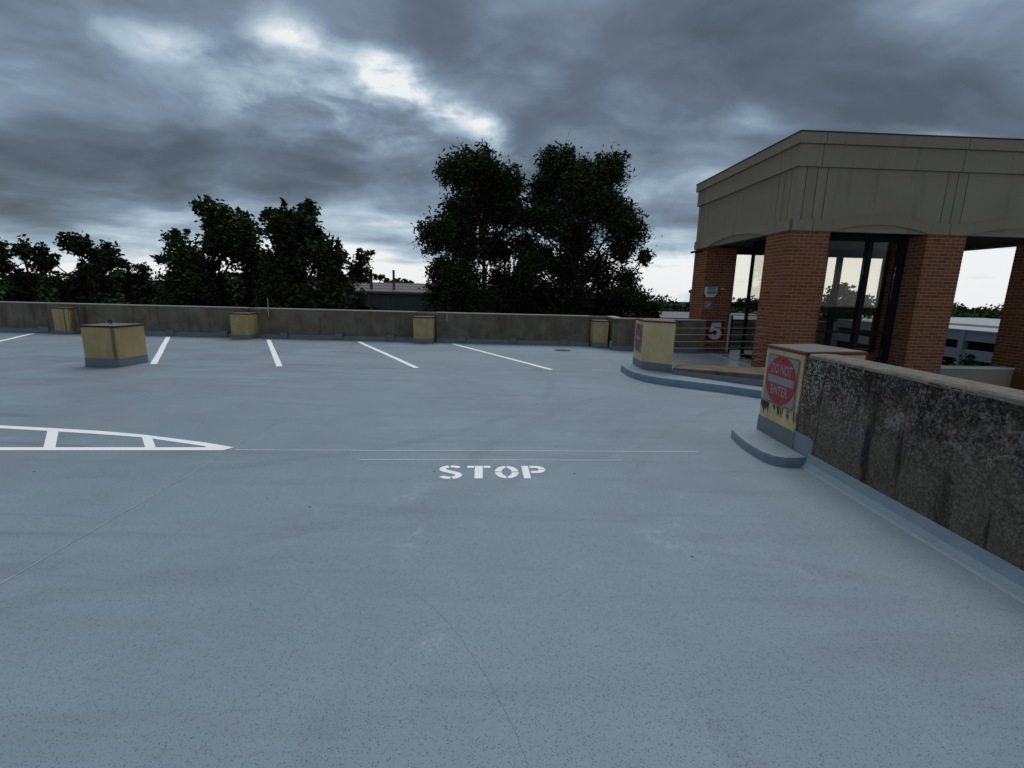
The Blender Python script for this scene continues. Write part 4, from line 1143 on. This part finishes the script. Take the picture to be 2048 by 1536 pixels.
F_cl = [(-39.72, 3.87, 0.7), (-38.43, 3.9, 0.75), (-39.6, 2.82, 0.95), (-37.27, 3.82, 0.58), (-38.04, 2.78, 0.8), (-36.58, 3.27, 0.46), (-39.03, 1.6, 0.9), (-41.0, 3.6, 0.8), (-41.5, 2.5, 1.0)]
G_cl = [(-33.17, 4.39, 0.72), (-32.09, 4.24, 0.8), (-31.03, 3.91, 0.72), (-33.99, 3.41, 0.72), (-32.06, 3.17, 1.0), (-30.45, 3.28, 0.66), (-29.7, 2.79, 0.44), (-33.13, 2.24, 0.85), (-30.89, 2.29, 0.7), (-32.15, 1.35, 0.85)]
H_cl = [(-31.62, 3.12, 0.36), (-31.26, 2.64, 0.5), (-30.17, 2.47, 0.4), (-30.87, 1.84, 0.7), (-31.96, 1.41, 0.8)]
I_cl = [(-20.34, 3.29, 0.45), (-19.7, 3.03, 0.5), (-19.06, 2.69, 0.45), (-21.96, 2.48, 0.45), (-20.94, 2.57, 0.5)]
I2_cl = [(-17.18, 2.2, 0.3), (-16.6, 2.3, 0.3), (-15.51, 2.25, 0.35), (-14.42, 2.28, 0.3)]
J_cl = [(39.17, 2.9, 0.85), (41.07, 2.7, 0.85), (42.07, 2.24, 0.7), (43.98, 1.98, 0.6), (40.31, 1.58, 1.2), (43.15, 1.35, 1.0), (38.75, 1.55, 0.85)]
K_cl = [(-7.54, 1.08, 0.36), (-7.72, 0.6, 0.4), (-7.3, 0.4, 0.3)]
GT = 'trees beyond the parapet'
B_cl += [(0.45, 4.2, 0.85), (0.6, 2.9, 0.8), (0.6, 5.3, 0.6), (0.3, 1.9, 0.8)]
tree('oak_tree', 'left of the two tallest dark trees, ragged crown stepping out low on its left', 26, A_cl, -1.9, 2300, 0.25, 0.095, 'leaf_oak', GT, 11, 0.26)
tree('oak_tree', 'right of the two tallest dark trees, broad flat-topped crown nearest the brick tower', 27, B_cl, 3.6, 2300, 0.25, 0.095, 'leaf_oak', GT, 12, 0.28)
tree('shrubby_tree', 'small low dark tree at the right foot of the tallest pair', 24, C_cl, 6.7, 1900, 0.2, 0.1, 'leaf_oak', GT, 13, 0.1, trunk_r=0.1, depth=0.5)
tree('broadleaf_tree', 'left of the middle pair of trees, with one tall tip at its upper left', 25, D_cl, -15.2, 1300, 0.30, 0.14, 'leaf_long', GT, 14, 0.25)
tree('broadleaf_tree', 'right of the middle pair of trees, with several upright tips and a branch reaching right', 24.5, E_cl, -10.6, 1300, 0.30, 0.14, 'leaf_long', GT, 15, 0.45)
tree('shrubby_tree', 'small leafy tree in front of the grey metal building', 24, K_cl, -7.6, 700, 0.26, 0.12, 'leaf_long', GT, 16, 0.1, trunk_r=0.08, depth=0.3)
tree('spreading_tree', 'open spreading tree cut by the left edge of the photo', 38, F_cl, -38.6, 620, 0.34, 0.20, 'leaf_dark', GT, 17, 0.1, depth=1.6)
tree('spreading_tree', 'domed spreading tree, highest on the far left', 36, G_cl, -32.0, 650, 0.34, 0.20, 'leaf_dark', GT, 18, 0.08, depth=1.6)
tree('spreading_tree', 'small sparse tree between the far-left dome and the middle pair', 40, H_cl, -31.0, 500, 0.32, 0.18, 'leaf_dark', GT, 19, 0.15, depth=1.0, trunk_r=0.15)
tree('spreading_tree', 'bushy tree top just right of the left stack, behind the metal roof', 80, [(x * 80 / 70, 1.6 + (z - 1.6) * 80 / 70, r * 80 / 70) for x, z, r in I_cl], -23.5, 200, 0.6, 0.35, 'leaf_dark', GT, 20, 0.1)
tree('spreading_tree', 'low tree top peeping over the metal roof right of the right stack', 80, [(x * 80 / 70, 1.6 + (z - 1.6) * 80 / 70, r * 80 / 70) for x, z, r in I2_cl], -18, 200, 0.6, 0.35, 'leaf_dark', GT, 21, 0.1)
tree('spreading_tree', 'dark tree seen through the glass of the brick tower', 60, J_cl, 41, 260, 0.5, 0.3, 'leaf_dark', GT, 22, 0.1)
tree('shrubby_tree', 'small green tree standing before the pale car park', 34, [(32.9, -2.6, 0.7), (33.4, -3.2, 0.8), (32.3, -3.5, 0.9), (33.0, -4.2, 1.0)], 32.9, 220, 0.3, 0.18, 'leaf_wood', GT, 23, 0.1, trunk_r=0.12, depth=0.6)

# ------------------------------------------------------------------ woods on the hillsides
def wood(name, label, regions, leaf, mat, seed):
    """regions: (x0,x1,y0,y1,n, crown radius, top height function)"""
    rs = np.random.RandomState(seed)
    pts = []
    for x0, x1, y0, y1, n, cr, ztop, per in regions:
        for q in range(n):
            y = rs.uniform(y0, y1); f = (y - y0) / max(1e-6, (y1 - y0))
            x = rs.uniform(x0, x1) * (y / y1)
            r = cr * rs.uniform(0.7, 1.3)
            z = ztop(x, y) - r + rs.uniform(-1.2, 0.6) * cr * 0.5
            m = per
            u = rs.normal(size=(m, 3)); u /= np.linalg.norm(u, axis=1)[:, None]
            lob = 1 + 0.22 * np.sin(u[:, :1] * 5 + q) * np.cos(u[:, 2:] * 6 + q * 2)
            pts.append(np.array([x, y, z]) + u * r * lob * np.array([1, 1, 0.85]) * rs.uniform(0.8, 1.05, size=(m, 1)))
    P_ = np.concatenate(pts)
    o_ = leaves_mesh(name, P_, None, leaf, leaf * 0.7, M[mat], None, (0, 0, 0))
    tag(o_, label, 'woods', kind='stuff')
wood('wooded_hillside', 'dense dark woods on the rising ground beyond the far left parapet',
     [(-115, -16, 50, 98, 420, 3.2, lambda x, y: -3.0 + (y - 50) / 48 * 7.2, 420)], 0.85, 'leaf_wood', 31)
wood('wooded_hillside', 'far wooded ridge on the skyline right of the tall trees',
     [(-30, 330, 170, 330, 420, 6.0, lambda x, y: -6.0 + (y - 170) / 160 * 8.3 - (2.5 if y > 300 and x < 60 else 0), 130)], 1.7, 'leaf_wood', 32)
wood('wooded_hillside', 'wooded hill behind the pale car park at the right',
     [(85, 260, 110, 220, 260, 5.0, lambda x, y: -6.5 + (y - 110) / 110 * 8.8, 200)], 1.3, 'leaf_wood', 33)
